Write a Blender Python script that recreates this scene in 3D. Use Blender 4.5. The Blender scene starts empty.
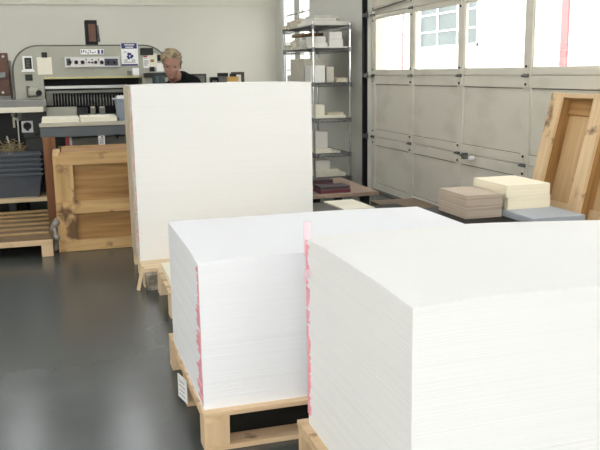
import bpy, bmesh, math, random
from mathutils import Vector, Matrix, Euler
random.seed(7)
S = bpy.context.scene
COL = S.collection
R = math.radians

# ------------------------------------------------------------------ camera
FOC, EYE = 790.0, 1.43
pitch, yaw, roll = .1915, .290, .0157
f0 = Vector((math.sin(yaw), math.cos(yaw), 0)); rt = Vector((math.cos(yaw), -math.sin(yaw), 0)); uz = Vector((0, 0, 1))
fw = f0 * math.cos(pitch) - uz * math.sin(pitch); up = f0 * math.sin(pitch) + uz * math.cos(pitch)
rt, up = rt * math.cos(roll) - up * math.sin(roll), up * math.cos(roll) + rt * math.sin(roll)
cam = bpy.data.cameras.new('camera'); camo = bpy.data.objects.new('camera', cam); COL.objects.link(camo)
cam.sensor_width = 36; cam.lens = FOC / 600 * 36; cam.clip_start = .05; cam.clip_end = 200
m = Matrix((rt, up, -fw)).transposed().to_4x4(); m.translation = Vector((0, 0, EYE)); camo.matrix_world = m
S.camera = camo

def onY(px, py, y):
    """world X, Z of a photo point on the vertical plane at depth y"""
    d = fw + rt * ((px - 300) / FOC) + up * ((225 - py) / FOC)
    k = y / d.y
    return d.x * k, EYE + d.z * k

# --------------------------------------------------------------- materials
def mat(name, col, rough=.6, metal=0., var=0., scale=6., stretch=(1, 1, 1), bump=0., bscale=60., bstretch=None, spec=.5, col2=None, lo=.35, hi=.65, detail=4.):
    ma = bpy.data.materials.new(name); ma.use_nodes = True
    nt = ma.node_tree; b = nt.nodes['Principled BSDF']
    b.inputs['Base Color'].default_value = (*col, 1); b.inputs['Roughness'].default_value = rough
    b.inputs['Metallic'].default_value = metal; b.inputs['Specular IOR Level'].default_value = spec
    tc = nt.nodes.new('ShaderNodeTexCoord')
    if var or col2:
        mp = nt.nodes.new('ShaderNodeMapping'); mp.inputs['Scale'].default_value = stretch
        nz = nt.nodes.new('ShaderNodeTexNoise'); nz.inputs['Scale'].default_value = scale; nz.inputs['Detail'].default_value = detail
        nt.links.new(tc.outputs['Object'], mp.inputs[0]); nt.links.new(mp.outputs[0], nz.inputs['Vector'])
        cr = nt.nodes.new('ShaderNodeValToRGB')
        c2 = col2 or tuple(c * (1 - var) for c in col)
        cr.color_ramp.elements[0].position = lo; cr.color_ramp.elements[0].color = (*c2, 1)
        cr.color_ramp.elements[1].position = hi; cr.color_ramp.elements[1].color = (*col, 1)
        nt.links.new(nz.outputs['Fac'], cr.inputs[0]); nt.links.new(cr.outputs[0], b.inputs['Base Color'])
    if bump:
        mp2 = nt.nodes.new('ShaderNodeMapping'); mp2.inputs['Scale'].default_value = bstretch or stretch
        n2 = nt.nodes.new('ShaderNodeTexNoise'); n2.inputs['Scale'].default_value = bscale; n2.inputs['Detail'].default_value = 3
        bp = nt.nodes.new('ShaderNodeBump'); bp.inputs['Strength'].default_value = bump; bp.inputs['Distance'].default_value = .01
        nt.links.new(tc.outputs['Object'], mp2.inputs[0]); nt.links.new(mp2.outputs[0], n2.inputs['Vector'])
        nt.links.new(n2.outputs['Fac'], bp.inputs['Height']); nt.links.new(bp.outputs[0], b.inputs['Normal'])
    return ma

def wood(name, c1, c2, axis, rough=.65, knots=True, kt=.64):
    """sawn timber, grain along axis"""
    st = {'x': (.35, 5, 5), 'y': (5, .35, 5), 'z': (5, 5, .35)}[axis]
    ma = mat(name, c1, rough, col2=c2, scale=4.5, stretch=st, bump=.15, bscale=14, lo=.3, hi=.62, detail=6)
    if knots:
        nt = ma.node_tree; b = nt.nodes['Principled BSDF']; src = b.inputs['Base Color'].links[0].from_socket
        tc = nt.nodes.new('ShaderNodeTexCoord'); nz = nt.nodes.new('ShaderNodeTexNoise'); nz.inputs['Scale'].default_value = 5.5; nz.inputs['Detail'].default_value = 5
        nt.links.new(tc.outputs['Object'], nz.inputs['Vector'])
        cr = nt.nodes.new('ShaderNodeValToRGB'); cr.color_ramp.elements[0].position = kt; cr.color_ramp.elements[1].position = kt + .09
        mx = nt.nodes.new('ShaderNodeMix'); mx.data_type = 'RGBA'; mx.inputs[7].default_value = (c2[0] * .35, c2[1] * .3, c2[2] * .3, 1)
        nt.links.new(nz.outputs['Fac'], cr.inputs[0]); nt.links.new(cr.outputs[0], mx.inputs[0]); nt.links.new(src, mx.inputs[6]); nt.links.new(mx.outputs[2], b.inputs['Base Color'])
    return ma

def paper_mat(name, col, dark):
    """stack of sheets: faint lines along the height of the pile"""
    return mat(name, col, .75, col2=dark, scale=9, stretch=(.12, .12, 14), bump=.018, bscale=9, bstretch=(.2, .2, 40), spec=.15, lo=.33, hi=.52, detail=3)

M = {}
M['paper'] = paper_mat('paper_white', (.90, .90, .89), (.885, .885, .873))
M['paper_cool'] = paper_mat('paper_cool_white', (.88, .89, .925), (.865, .872, .905))
M['paper_far'] = paper_mat('paper_warm_white', (.90, .895, .885), (.885, .88, .868))
M['cream'] = paper_mat('paper_cream', (.91, .835, .665), (.865, .785, .60))
M['pallet_tan'] = mat('batten_tan', (.42, .285, .13), .7, var=.15)
M['carton'] = mat('carton_brown', (.22, .16, .11), .75, var=.1)
M['sideboard'] = mat('side_board_buff', (.62, .54, .40), .75, var=.08)
M['ivory'] = mat('board_ivory', (.86, .82, .68), .7, var=.06)
M['kraft'] = paper_mat('kraft_board', (.50, .42, .34), (.38, .31, .25))
M['pink'] = mat('pink_marker', (.92, .42, .49), .7, var=.15, scale=40)
M['pinklight'] = mat('pink_tape', (.93, .72, .80), .6, var=.05)
P1, P2 = (.74, .55, .35), (.58, .40, .23)
for a in 'xyz':
    M['pine' + a] = wood('pine_' + a, P1, P2, a)
    M['pale' + a] = wood('pale_pine_' + a, (.80, .64, .43), (.66, .48, .28), a)
    M['ply' + a] = wood('plywood_' + a, (.42, .235, .08), (.25, .12, .035), a, knots=False)
    M['slat' + a] = wood('brown_slat_' + a, (.185, .112, .048), (.125, .072, .028), a)
    M['lid' + a] = wood('lid_wood_' + a, (.74, .55, .33), (.60, .41, .22), a, kt=.585)
for a in 'xyz': M['boxwood_' + a] = wood('boxwood_' + a, (.60, .39, .175), (.42, .25, .095), a, kt=.575)
M['redply'] = wood('red_plywood', (.24, .10, .04), (.16, .06, .022), 'z')
M['lidply'] = wood('lid_plywood', (.62, .43, .23), (.50, .32, .15), 'z', knots=True)
M['wall'] = mat('wall_paint', (.80, .785, .70), .8, var=.04, scale=.8, bump=.04, bscale=30)
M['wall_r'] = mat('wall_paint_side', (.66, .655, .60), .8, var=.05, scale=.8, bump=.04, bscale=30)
M['wall_l'] = mat('wall_paint_tan', (.66, .57, .42), .8, var=.05, scale=.8)
M['ceil'] = mat('ceiling_paint', (.75, .75, .73), .8, var=.05, scale=1)
M['door'] = mat('door_paint', (.66, .625, .535), .55, col2=(.57, .535, .445), scale=2.2, stretch=(1, 1, 1.8), bump=.05, bscale=20, lo=.25, hi=.5)
M['groove'] = mat('dark_groove', (.16, .15, .13), .8, var=.3)
M['black'] = mat('black_metal', (.009, .009, .009), .5, var=.2, spec=.25)
M['steel'] = mat('dark_steel', (.16, .16, .155), .4, .7, var=.2)
M['chrome'] = mat('chrome', (.62, .63, .64), .22, .9, var=.06)
M['wire'] = mat('shelf_wire', (.20, .205, .21), .35, .8, var=.1)
M['machine'] = mat('machine_grey_paint', (.37, .365, .30), .42, var=.08, scale=5)
M['machine_rim'] = mat('machine_rim_dark', (.10, .10, .085), .5, var=.1)
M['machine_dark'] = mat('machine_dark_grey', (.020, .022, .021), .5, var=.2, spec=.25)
M['pedestal'] = mat('pedestal_grey', (.055, .058, .052), .5, var=.15, spec=.3)
M['bluegrey'] = mat('bluegrey_paint', (.085, .098, .112), .45, var=.12)
M['panelgrey'] = mat('panel_grey', (.18, .18, .155), .5, var=.08, spec=.3)
M['bench_grey'] = mat('bench_grey', (.20, .195, .18), .45, var=.15)
M['silver'] = mat('bare_steel', (.40, .40, .385), .34, .7, var=.08)
M['navy'] = mat('navy_print', (.02, .03, .14), .5, var=.1)
M['dkpanel'] = mat('panel_face_dark', (.018, .022, .05), .35, var=.15)
M['white'] = mat('white_print', (.86, .86, .86), .6, var=.03)
M['note'] = mat('note_paper', (.83, .79, .66), .7, var=.04)
M['note_white'] = mat('panel_white', (.74, .69, .67), .5, var=.06)
M['red'] = mat('red_print', (.50, .05, .05), .5, var=.1)
M['yellow'] = mat('yellow_rail', (.62, .55, .26), .45, var=.3, scale=3)
M['tote'] = mat('tote_plastic', (.085, .098, .12), .42, var=.1, scale=8, spec=.4)
M['binpl'] = mat('bin_plastic', (.26, .30, .36), .4, var=.08)
M['brown'] = mat('brown_board', (.13, .05, .025), .5, var=.2, scale=8)
M['tabletop'] = wood('low_table_brown', (.30, .215, .16), (.24, .165, .12), 'y', .45, knots=False)
M['maroon'] = mat('maroon_tray', (.13, .025, .04), .4, var=.2)
M['trayblack'] = mat('tray_dark', (.05, .035, .04), .45, var=.2)
M['board_edge'] = mat('grey_board_edge', (.12, .11, .095), .8, var=.3, scale=8, stretch=(.2, .2, 20))
M['greyboard'] = mat('grey_board', (.42, .455, .50), .6, var=.06)
M['pack_tan'] = mat('tan_wrap', (.64, .58, .45), .6, var=.18, scale=10, bump=.3, bscale=15)
M['pack_grey'] = mat('grey_wrap', (.62, .61, .54), .6, var=.12, scale=10, bump=.3, bscale=15)
M['box_white'] = mat('box_white', (.74, .725, .68), .6, var=.04)
M['box_beige'] = mat('box_beige', (.50, .47, .39), .65, var=.06)
M['box_pink'] = mat('box_offwhite', (.78, .75, .69), .65, var=.05)
M['skin'] = mat('skin', (.31, .165, .12), .6, col2=(.235, .105, .075), scale=12, lo=.3, hi=.6)
M['lips'] = mat('lips', (.20, .075, .06), .5, var=.1)
M['shaded_eye'] = mat('eyelid_shadowed_lashes', (.09, .045, .035), .5, var=.1)
M['hair'] = mat('hair', (.30, .235, .135), .65, col2=(.09, .068, .04), scale=22, stretch=(1, 1, .4), bump=.6, bscale=60, lo=.36, hi=.60)
M['shirt'] = mat('black_knit', (.008, .010, .010), .9, var=.3, scale=30, bump=.1, bscale=200, spec=.05)
M['jeans'] = mat('dark_denim', (.03, .04, .07), .85, var=.3, scale=40)
M['shoe'] = mat('shoe_leather', (.03, .025, .02), .5, var=.2)
M['stone'] = mat('weathered_block', (.40, .36, .30), .85, col2=(.18, .15, .12), scale=14, lo=.4, hi=.6, bump=.3)
M['plastic'] = mat('cloudy_film', (.34, .31, .28), .3, col2=(.17, .15, .13), scale=18, bump=.5, bscale=30)
M['straw'] = mat('trimmings', (.50, .40, .22), .8, col2=(.25, .18, .08), scale=30)
M['orange'] = mat('orange_packet', (.72, .42, .12), .6, var=.1)
M['teal'] = mat('teal_glass', (.025, .055, .062), .25, var=.3, scale=20)
M['darkwood'] = mat('dark_frame', (.06, .04, .03), .4, var=.2)
M['greyphoto'] = mat('grey_photo', (.20, .20, .19), .5, var=.5, scale=12)
M['cab'] = mat('cabinet_grey', (.40, .40, .37), .5, var=.05)
M['siding'] = mat('white_siding', (.86, .86, .85), .7, var=.03)
M['postred'] = mat('red_post', (.34, .14, .15), .6, var=.1)
M['asphalt'] = mat('asphalt', (.30, .30, .29), .9, var=.25, scale=3)
M['skyglass'] = mat('window_reflecting', (.06, .088, .092), .35, var=.3, scale=1.2)

def floor_mat():
    ma = mat('painted_concrete', (.080, .091, .090), .23, col2=(.050, .058, .057), scale=1.3, bump=.012, bscale=5, lo=.3, hi=.7, spec=.55, detail=6)
    nt = ma.node_tree; b = nt.nodes['Principled BSDF']
    tc = nt.nodes.new('ShaderNodeTexCoord'); nz = nt.nodes.new('ShaderNodeTexNoise'); nz.inputs['Scale'].default_value = 1.2; nz.inputs['Detail'].default_value = 2
    mr = nt.nodes.new('ShaderNodeMapRange'); mr.inputs[3].default_value = .20; mr.inputs[4].default_value = .26
    nt.links.new(tc.outputs['Object'], nz.inputs['Vector']); nt.links.new(nz.outputs['Fac'], mr.inputs[0]); nt.links.new(mr.outputs[0], b.inputs['Roughness'])
    return ma
M['floor'] = floor_mat()

def glass_mat():
    ma = bpy.data.materials.new('clear_glass'); ma.use_nodes = True; nt = ma.node_tree; nt.nodes.clear()
    o = nt.nodes.new('ShaderNodeOutputMaterial'); t = nt.nodes.new('ShaderNodeBsdfTransparent'); g = nt.nodes.new('ShaderNodeBsdfGlossy')
    g.inputs['Roughness'].default_value = .02; t.inputs[0].default_value = (.96, .975, .97, 1)
    lw = nt.nodes.new('ShaderNodeLayerWeight'); lw.inputs[0].default_value = .12; fr = nt.nodes.new('ShaderNodeMath'); fr.operation = 'MULTIPLY_ADD'; fr.inputs[1].default_value = .5; fr.inputs[2].default_value = .03; nt.links.new(lw.outputs['Facing'], fr.inputs[0]); mx = nt.nodes.new('ShaderNodeMixShader')
    nt.links.new(fr.outputs[0], mx.inputs[0]); nt.links.new(t.outputs[0], mx.inputs[1]); nt.links.new(g.outputs[0], mx.inputs[2]); nt.links.new(mx.outputs[0], o.inputs[0])
    return ma
M['glass'] = glass_mat()

def emit_mat(name, col, st):
    ma = bpy.data.materials.new(name); ma.use_nodes = True; nt = ma.node_tree; nt.nodes.clear()
    o = nt.nodes.new('ShaderNodeOutputMaterial'); e = nt.nodes.new('ShaderNodeEmission'); e.inputs[0].default_value = (*col, 1); e.inputs[1].default_value = st
    nt.links.new(e.outputs[0], o.inputs[0]); return ma
M['tube'] = emit_mat('fluorescent_tube', (.97, .985, 1), 19)

# ----------------------------------------------------------------- builders
def tag(o, label=None, cat=None, group=None, kind=None):
    if label: o['label'] = label
    if cat: o['category'] = cat
    if group: o['group'] = group
    if kind: o['kind'] = kind
    return o

def thing(name, label, cat, loc=(0, 0, 0), group=None):
    o = bpy.data.objects.new(name, None); COL.objects.link(o); o.location = loc; o.empty_display_size = .1
    return tag(o, label, cat, group)

def origin(o):
    p = Vector((0, 0, 0))
    while o is not None:
        p += o.location; o = o.parent
    return p

class MB:
    def __init__(s): s.v = []; s.f = []
    def add(s, vs, fs):
        n = len(s.v); s.v += [tuple(v) for v in vs]; s.f += [tuple(i + n for i in f) for f in fs]; return s
    def box(s, x0, x1, y0, y1, z0, z1):
        x0, x1 = min(x0, x1), max(x0, x1); y0, y1 = min(y0, y1), max(y0, y1); z0, z1 = min(z0, z1), max(z0, z1)
        return s.add([(x0, y0, z0), (x1, y0, z0), (x1, y1, z0), (x0, y1, z0), (x0, y0, z1), (x1, y0, z1), (x1, y1, z1), (x0, y1, z1)],
                     [(0, 3, 2, 1), (4, 5, 6, 7), (0, 1, 5, 4), (1, 2, 6, 5), (2, 3, 7, 6), (3, 0, 4, 7)])
    def rbox(s, c, sx, sy, sz, rx=0, ry=0, rz=0):
        e = Euler((rx, ry, rz)).to_matrix(); c = Vector(c); q = []
        for z in (-.5, .5):
            for x, y in ((-.5, -.5), (.5, -.5), (.5, .5), (-.5, .5)): q.append(c + e @ Vector((x * sx, y * sy, z * sz)))
        return s.add(q, [(0, 3, 2, 1), (4, 5, 6, 7), (0, 1, 5, 4), (1, 2, 6, 5), (2, 3, 7, 6), (3, 0, 4, 7)])
    def cyl(s, p0, p1, r0, r1=None, n=12):
        r1 = r0 if r1 is None else r1; p0, p1 = Vector(p0), Vector(p1); d = (p1 - p0).normalized()
        a = d.orthogonal().normalized(); b = d.cross(a)
        ring = [a * math.cos(2 * math.pi * i / n) + b * math.sin(2 * math.pi * i / n) for i in range(n)]
        vs = [p0 + q * r0 for q in ring] + [p1 + q * r1 for q in ring]
        return s.add(vs, [(i, (i + 1) % n, n + (i + 1) % n, n + i) for i in range(n)] + [tuple(range(n))[::-1], tuple(range(n, 2 * n))])
    def ball(s, c, rx, ry=None, rz=None, n=12, mtx=None):
        ry = ry or rx; rz = rz or rx; c = Vector(c); k = n // 2 + 1; vs = []
        for j in range(1, k):
            t = math.pi * j / k
            for i in range(n):
                p = 2 * math.pi * i / n; q = Vector((rx * math.sin(t) * math.cos(p), ry * math.sin(t) * math.sin(p), rz * math.cos(t)))
                vs.append(c + (mtx @ q if mtx else q))
        top = Vector((0, 0, rz)); vs.append(c + (mtx @ top if mtx else top)); vs.append(c - (mtx @ top if mtx else top))
        T = (k - 1) * n; fs = []
        for j in range(k - 2):
            for i in range(n): fs.append((j * n + i, (j + 1) * n + i, (j + 1) * n + (i + 1) % n, j * n + (i + 1) % n))
        for i in range(n): fs.append((T, i, (i + 1) % n)); fs.append((T + 1, (k - 2) * n + (i + 1) % n, (k - 2) * n + i))
        return s.add(vs, fs)
    def caps(s, p0, r0, p1, r1, n=12):
        s.cyl(p0, p1, r0, r1, n); s.ball(p0, r0, n=n); s.ball(p1, r1, n=n); return s
    def prismY(s, pts, y0, y1):
        """pts (x,z) outline extruded along Y"""
        n = len(pts)
        vs = [(x, y0, z) for x, z in pts] + [(x, y1, z) for x, z in pts]
        return s.add(vs, [(i, (i + 1) % n, n + (i + 1) % n, n + i) for i in range(n)] + [tuple(range(n))[::-1], tuple(range(n, 2 * n))])
    def mesh(s, name, off=Vector()):
        me = bpy.data.meshes.new(name); me.from_pydata([tuple(Vector(v) - off) for v in s.v], [], s.f)
        bm = bmesh.new(); bm.from_mesh(me); bmesh.ops.recalc_face_normals(bm, faces=bm.faces); bm.to_mesh(me); bm.free()
        return me
    def build(s, name, ma, parent=None, bevel=0., smooth=False, label=None, loc=None):
        off = origin(parent) if parent else Vector(loc or (0, 0, 0))
        me = s.mesh(name, off); o = bpy.data.objects.new(name, me); COL.objects.link(o)
        me.materials.append(M[ma] if isinstance(ma, str) else ma)
        if parent: o.parent = parent
        elif loc: o.location = loc
        if smooth:
            for p in me.polygons: p.use_smooth = True
        if bevel:
            b = o.modifiers.new('bevel', 'BEVEL'); b.width = bevel; b.segments = 2; b.limit_method = 'ANGLE'; b.angle_limit = R(40)
        if label: o['label'] = label
        return o

def B(x0, x1, y0, y1, z0, z1): return MB().box(x0, x1, y0, y1, z0, z1)
def struct(o): o['kind'] = 'structure'; return o

def remeshed(mb, name, ma, parent, voxel, smooth=4, label=None):
    o = mb.build(name, ma, parent)
    r = o.modifiers.new('r', 'REMESH'); r.mode = 'VOXEL'; r.voxel_size = voxel
    s_ = o.modifiers.new('s', 'SMOOTH'); s_.iterations = smooth; s_.factor = .5
    dg = bpy.context.evaluated_depsgraph_get(); me = bpy.data.meshes.new_from_object(o.evaluated_get(dg))
    me.name = name; o.modifiers.clear(); o.data = me
    for p in me.polygons: p.use_smooth = True
    if label: o['label'] = label
    return o

# ------------------------------------------------------------------ setting
XL, XR, YF, YB, ZC = -6.0, 3.535, -5.0, 13.1, 3.9
struct(B(XL, XR + .3, YF, YB, -.1, 0).build('floor', 'floor'))
struct(B(XL - .2, XR + .5, YF - .2, YB + .2, ZC, ZC + .15).build('ceiling', 'ceil'))
struct(B(XL - .2, XR + .5, YB, YB + .2, 0, ZC).build('wall_back', 'wall'))
LW = (-2.2, 1.6, 1.0, 3.2)  # unseen window opening, added to brighten the faces turned to the left
w = MB(); w.box(XL - .2, XL, YF, LW[0], 0, ZC); w.box(XL - .2, XL, LW[1], YB, 0, ZC); w.box(XL - .2, XL, LW[0], LW[1], 0, LW[2]); w.box(XL - .2, XL, LW[0], LW[1], LW[3], ZC)
struct(w.build('wall_left', 'wall_l'))
f = MB()
for y in (LW[0], -.33, LW[1] - .06): f.box(XL - .14, XL - .06, y, y + .06, LW[2], LW[3])
for z in (LW[2], 2.1, LW[3] - .06): f.box(XL - .14, XL - .06, LW[0], LW[1], z, z + .06)
t = struct(f.build('window_5', 'white')); B(XL - .105, XL - .10, LW[0], LW[1], LW[2], LW[3]).build('pane', 'glass', t)
DY0, DY1, DZ = 2.29, 8.93, 2.81
WY0, WY1, WZ0, WZ1 = 11.2, 12.75, 1.0, 2.75
w = MB()
w.box(XR, XR + .25, YF, DY0, 0, ZC); w.box(XR, XR + .25, DY0, DY1, DZ, ZC); w.box(XR, XR + .25, DY1, WY0, 0, ZC)
w.box(XR, XR + .25, WY0, WY1, 0, WZ0); w.box(XR, XR + .25, WY0, WY1, WZ1, ZC); w.box(XR, XR + .25, WY1, YB, 0, ZC)
struct(w.build('wall_right', 'wall_r'))
# wall behind the viewer with a row of big windows
w = MB(); wins = [(-5.8, -2.6), (-2.2, .8), (1.1, 3.5)]; zz0, zz1 = .3, 3.75
xs = [XL - .2] + [q for a in wins for q in a] + [XR + .5]
for i in range(0, len(xs), 2): w.box(xs[i], xs[i + 1], YF - .2, YF, 0, ZC)
for a, b in wins: w.box(a, b, YF - .2, YF, 0, zz0); w.box(a, b, YF - .2, YF, zz1, ZC)
struct(w.build('wall_front', 'wall'))
for i, (a, b) in enumerate(wins):
    fr = MB()
    for x in (a, (a + b) / 2 - .03, b - .06): fr.box(x, x + .06, YF - .14, YF - .06, zz0, zz1)
    for z in (zz0, 2.0, zz1 - .06): fr.box(a, b, YF - .14, YF - .06, z, z + .06)
    t = struct(fr.build('window_%d' % (i + 2), 'white'))
    B(a, b, YF - .105, YF - .1, zz0, zz1).build('pane', 'glass', t)
# ledge line high on the back wall
struct(B(XL, XR, YB - .03, YB, 2.50, 2.525).build('trim_1', 'wall'))
# small window on the side wall near the corner
win = struct(bpy.data.objects.new('window_1', None)); COL.objects.link(win); win.location = (XR + .1, WY0, WZ0)
f = MB()
for y in (WY0, WY1 - .07): f.box(XR + .03, XR + .15, y, y + .07, WZ0, WZ1)
for z in (WZ0, WZ1 - .07): f.box(XR + .03, XR + .15, WY0, WY1, z, z + .07)
f.build('window_frame', 'white', win)
f = MB(); f.box(XR + .05, XR + .12, 12.10, 12.135, WZ0, WZ1); f.build('mullion', 'steel', win)
f = MB()
for y in (11.50, 11.80, 12.42): f.box(XR + .08, XR + .1, y, y + .022, WZ0, WZ1)
for z in (1.45, 1.88, 2.31): f.box(XR + .08, XR + .1, WY0, WY1, z, z + .022)
f.build('glazing_bar', 'white', win)
B(XR + .1, XR + .106, WY0, WY1, WZ0, WZ1).build('pane', 'glass', win)

# sectional garage door
gd = struct(bpy.data.objects.new('door_1', None)); COL.objects.link(gd); gd.location = (XR, 5.2, 0)
cols = [8.875, 7.80, 6.72, 5.61, 4.52, 3.43, 2.34]; rows = [.0, .657, 1.375, 2.07, 2.77]
XD = XR + .045            # face of stiles and rails
for r in range(4):
    z0, z1 = rows[r], rows[r + 1]; gl = r == 2
    sec = MB(); st = .055
    for i, y in enumerate(cols): sec.box(XD, XD + .045, y - (st if i < 6 else .04), y + (st if i else .05), z0 + .0005, z1 - .0005)
    for i in range(6):
        ya, yb = cols[i + 1] + st, cols[i] - st
        zb, zt = (.055 if gl else .085), (.05 if gl else .10)
        if r == 0: zb = .10
        sec.box(XD + .004, XD + .04, ya, yb, z0 + .0025, z0 + zb); sec.box(XD + .004, XD + .04, ya, yb, z1 - zt, z1 - .0025)
    sec.box(XD + .03, XD + .043, cols[6] - .03, cols[0] + .04, z0 - .02 if r else z0, z0 + .03)
    so = sec.build('door_section', 'door', gd, .004)
    for i in range(6):
        ya, yb = cols[i + 1] + st, cols[i] - st
        if gl:
            B(XD + .018, XD + .023, ya, yb, z0 + .055, z1 - .05).build('pane', 'glass', so)
            b = MB(); 
            for y in (ya, yb - .012): b.box(XD + .01, XD + .03, y, y + .012, z0 + .055, z1 - .05)
            b.box(XD + .01, XD + .03, ya, yb, z0 + .055, z0 + .065)
            b.build('glazing_bead', 'door', so)
        else:
            zb = .10 if r == 0 else .085
            B(XD + .020, XD + .032, ya, yb, z0 + zb, z1 - .10).build('inset_panel', 'door', so)
            g = MB(); g.box(XD + .012, XD + .021, ya, yb, z1 - .106, z1 - .10)  # dark strips along the top and bottom edges of the inset panel
            g.box(XD + .014, XD + .021, ya, yb, z0 + zb, z0 + zb + .004)
            g.build('panel_groove', 'groove', so)
def hinge(y, z):
    h = MB(); h.box(XD - .008, XD, y - .022, y + .022, z - .085, z + .085)
    ho = h.build('hinge', 'door', gd, .002)
    k = MB(); k.cyl((XD - .018, y - .045, z - .004), (XD - .018, y + .045, z - .004), .010); k.box(XD - .018, XD, y - .03, y + .03, z - .016, z + .012)
    k.build('hinge_pin', 'steel', ho)
    k = MB()
    for dz in (-.07, .07): k.cyl((XD - .016, y, z + dz), (XD - .006, y, z + dz), .010, n=8)
    k.build('bolt', 'black', ho)
for z in rows[1:4]:
    for y in cols[:6]: hinge(min(y, 8.86), z)
b = MB(); b.cyl((XD - .03, 6.62, .645), (XD - .03, 6.42, .635), .013); b.box(XD - .045, XD, 6.54, 6.58, .615, .67); lo = b.build('latch_bolt', 'steel', gd)
MB().cyl((XD - .05, 6.425, .635), (XD + .0, 6.425, .635), .020).build('latch_knob', 'white', lo)
t = MB(); t.box(XR - .02, XR + .04, 8.935, 8.99, 0.02, 2.95); t.box(XR - .05, XR - .015, 8.965, 8.99, .02, 2.95)
tr = t.build('door_track', 'black', gd)
k = MB()
for z in (.657, 1.375, 2.07): k.cyl((XR - .035, 8.91, z), (XR - .035, 8.975, z), .024); k.box(XR - .02, XR, 8.91, 8.95, z - .04, z + .04)
k.build('roller', 'steel', tr)
k = MB(); k.cyl((XD - .03, 8.80, 2.115), (XD - .03, 7.90, 2.15), .008); k.build('lift_cable', 'steel', gd)

B(XD - .004, XD + .04, cols[6], cols[0], 0, .028).build('bottom_seal', 'groove', gd)  # seal strip, dark with the grime along the door bottom
# ----------------------------------------------------------------- outdoors
struct(B(XR + .3, 40, -30, 60, -.15, -.05).build('ground', 'asphalt'))
struct(B(-30, XR + .3, -40, YF - .2, -.15, -.05).build('ground_yard', 'asphalt'))
nb = thing('neighbouring_building', 'white sided building seen through the glass of the roll-up door', 'building', (8.6, 14, -.05))
w = MB()
wy0, wy1, wz0, wz1 = 14.3, 17.05, 1.88, 3.02
w.box(8, 9, 4, wy0, -.05, 6); w.box(8, 9, wy1, 30, -.05, 6); w.box(8, 9, wy0, wy1, -.05, wz0); w.box(8, 9, wy0, wy1, wz1, 6)
w.build('wall', 'siding', nb)
s_ = MB()
for k in range(30): s_.box(7.985, 8.0, 4, 30, .2 * k + .1, .2 * k + .108) if not (wz0 - .1 < .2 * k + .1 < wz1 + .1) else None
s_.build('siding_line', 'siding', nb)
f = MB()
for y in (wy0, wy1 - .07): f.box(7.985, 8.06, y, y + .06, wz0, wz1)
for z in (wz0, wz1 - .07): f.box(7.985, 8.06, wy0, wy1, z, z + .06)
for k in (1, 2): y = wy0 + (wy1 - wy0) * k / 3; f.box(8.01, 8.05, y - .025, y + .025, wz0, wz1)
for k in (1, 2): z = wz0 + .37 * k; f.box(8.01, 8.05, wy0, wy1, z - .015, z + .015)
fo = f.build('window_frame', 'white', nb)
B(8.03, 8.05, wy0, wy1, wz0, wz1).build('pane', 'skyglass', fo)
for y, wd in ((11.46, .19), (17.9, .05)): B(7.97, 8.0, y - wd / 2, y + wd / 2, -.05, 5.8).build('red_post', 'postred', nb)

# ------------------------------------------------------------- ceiling lights
for y in (-3.2, -.4, 2.4, 5.2, 8.0, 10.8):
    for x in (-3.9, -.8, 2.2):
        if x > 2 and y > 7: x = .7
        c = thing('ceiling_light', 'long white fluorescent batten hanging from the ceiling', 'ceiling light', (x, y, ZC - .02), 'fluorescent battens on the ceiling')
        b = MB(); b.box(x - .09, x + .09, y - .62, y + .62, ZC - .10, ZC); b.build('housing', 'white', c, .006)
        for dx in (-.05, .05): MB().cyl((x + dx, y - .6, ZC - .125), (x + dx, y + .6, ZC - .125), .019, n=8).build('tube', 'tube', c)

# ------------------------------------------------------------------- pallets
def pallet(name, label, x0, x1, y0, y1, h=.17, wd='pine', deck=(.12, 7), blocks_y=3, group=None, legs=True):
    p = thing(name, label, 'pallet', ((x0 + x1) / 2, (y0 + y1) / 2, 0), group)
    tb, dk, st = .02, .02, .022; zb = h - dk - st; bw = .10
    ys = [y0 + (y1 - y0 - bw) * k / (blocks_y - 1) for k in range(blocks_y)]
    xs_ = [x0, (x0 + x1 - bw) / 2, x1 - bw]
    for y in ys:
        B(x0, x1, y, y + bw, 0, tb).build('bottom_board', M[wd + 'x'], p, .002)
        for x in xs_: B(x, x + bw, y + .002, y + bw - .002, tb, zb).build('block', M[wd + 'z'], p, .003)
    for x in xs_: B(x, x + bw, y0, y1, zb, zb + st).build('stringer', M[wd + 'y'], p, .002)
    bwid, n = deck
    for k in range(n):
        y = y0 + (y1 - y0 - bwid) * k / (n - 1)
        B(x0 - random.uniform(0, .004), x1, y, y + bwid, zb + st, h).build('deck_board', M[wd + 'x'], p, .002)
    return p

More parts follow.
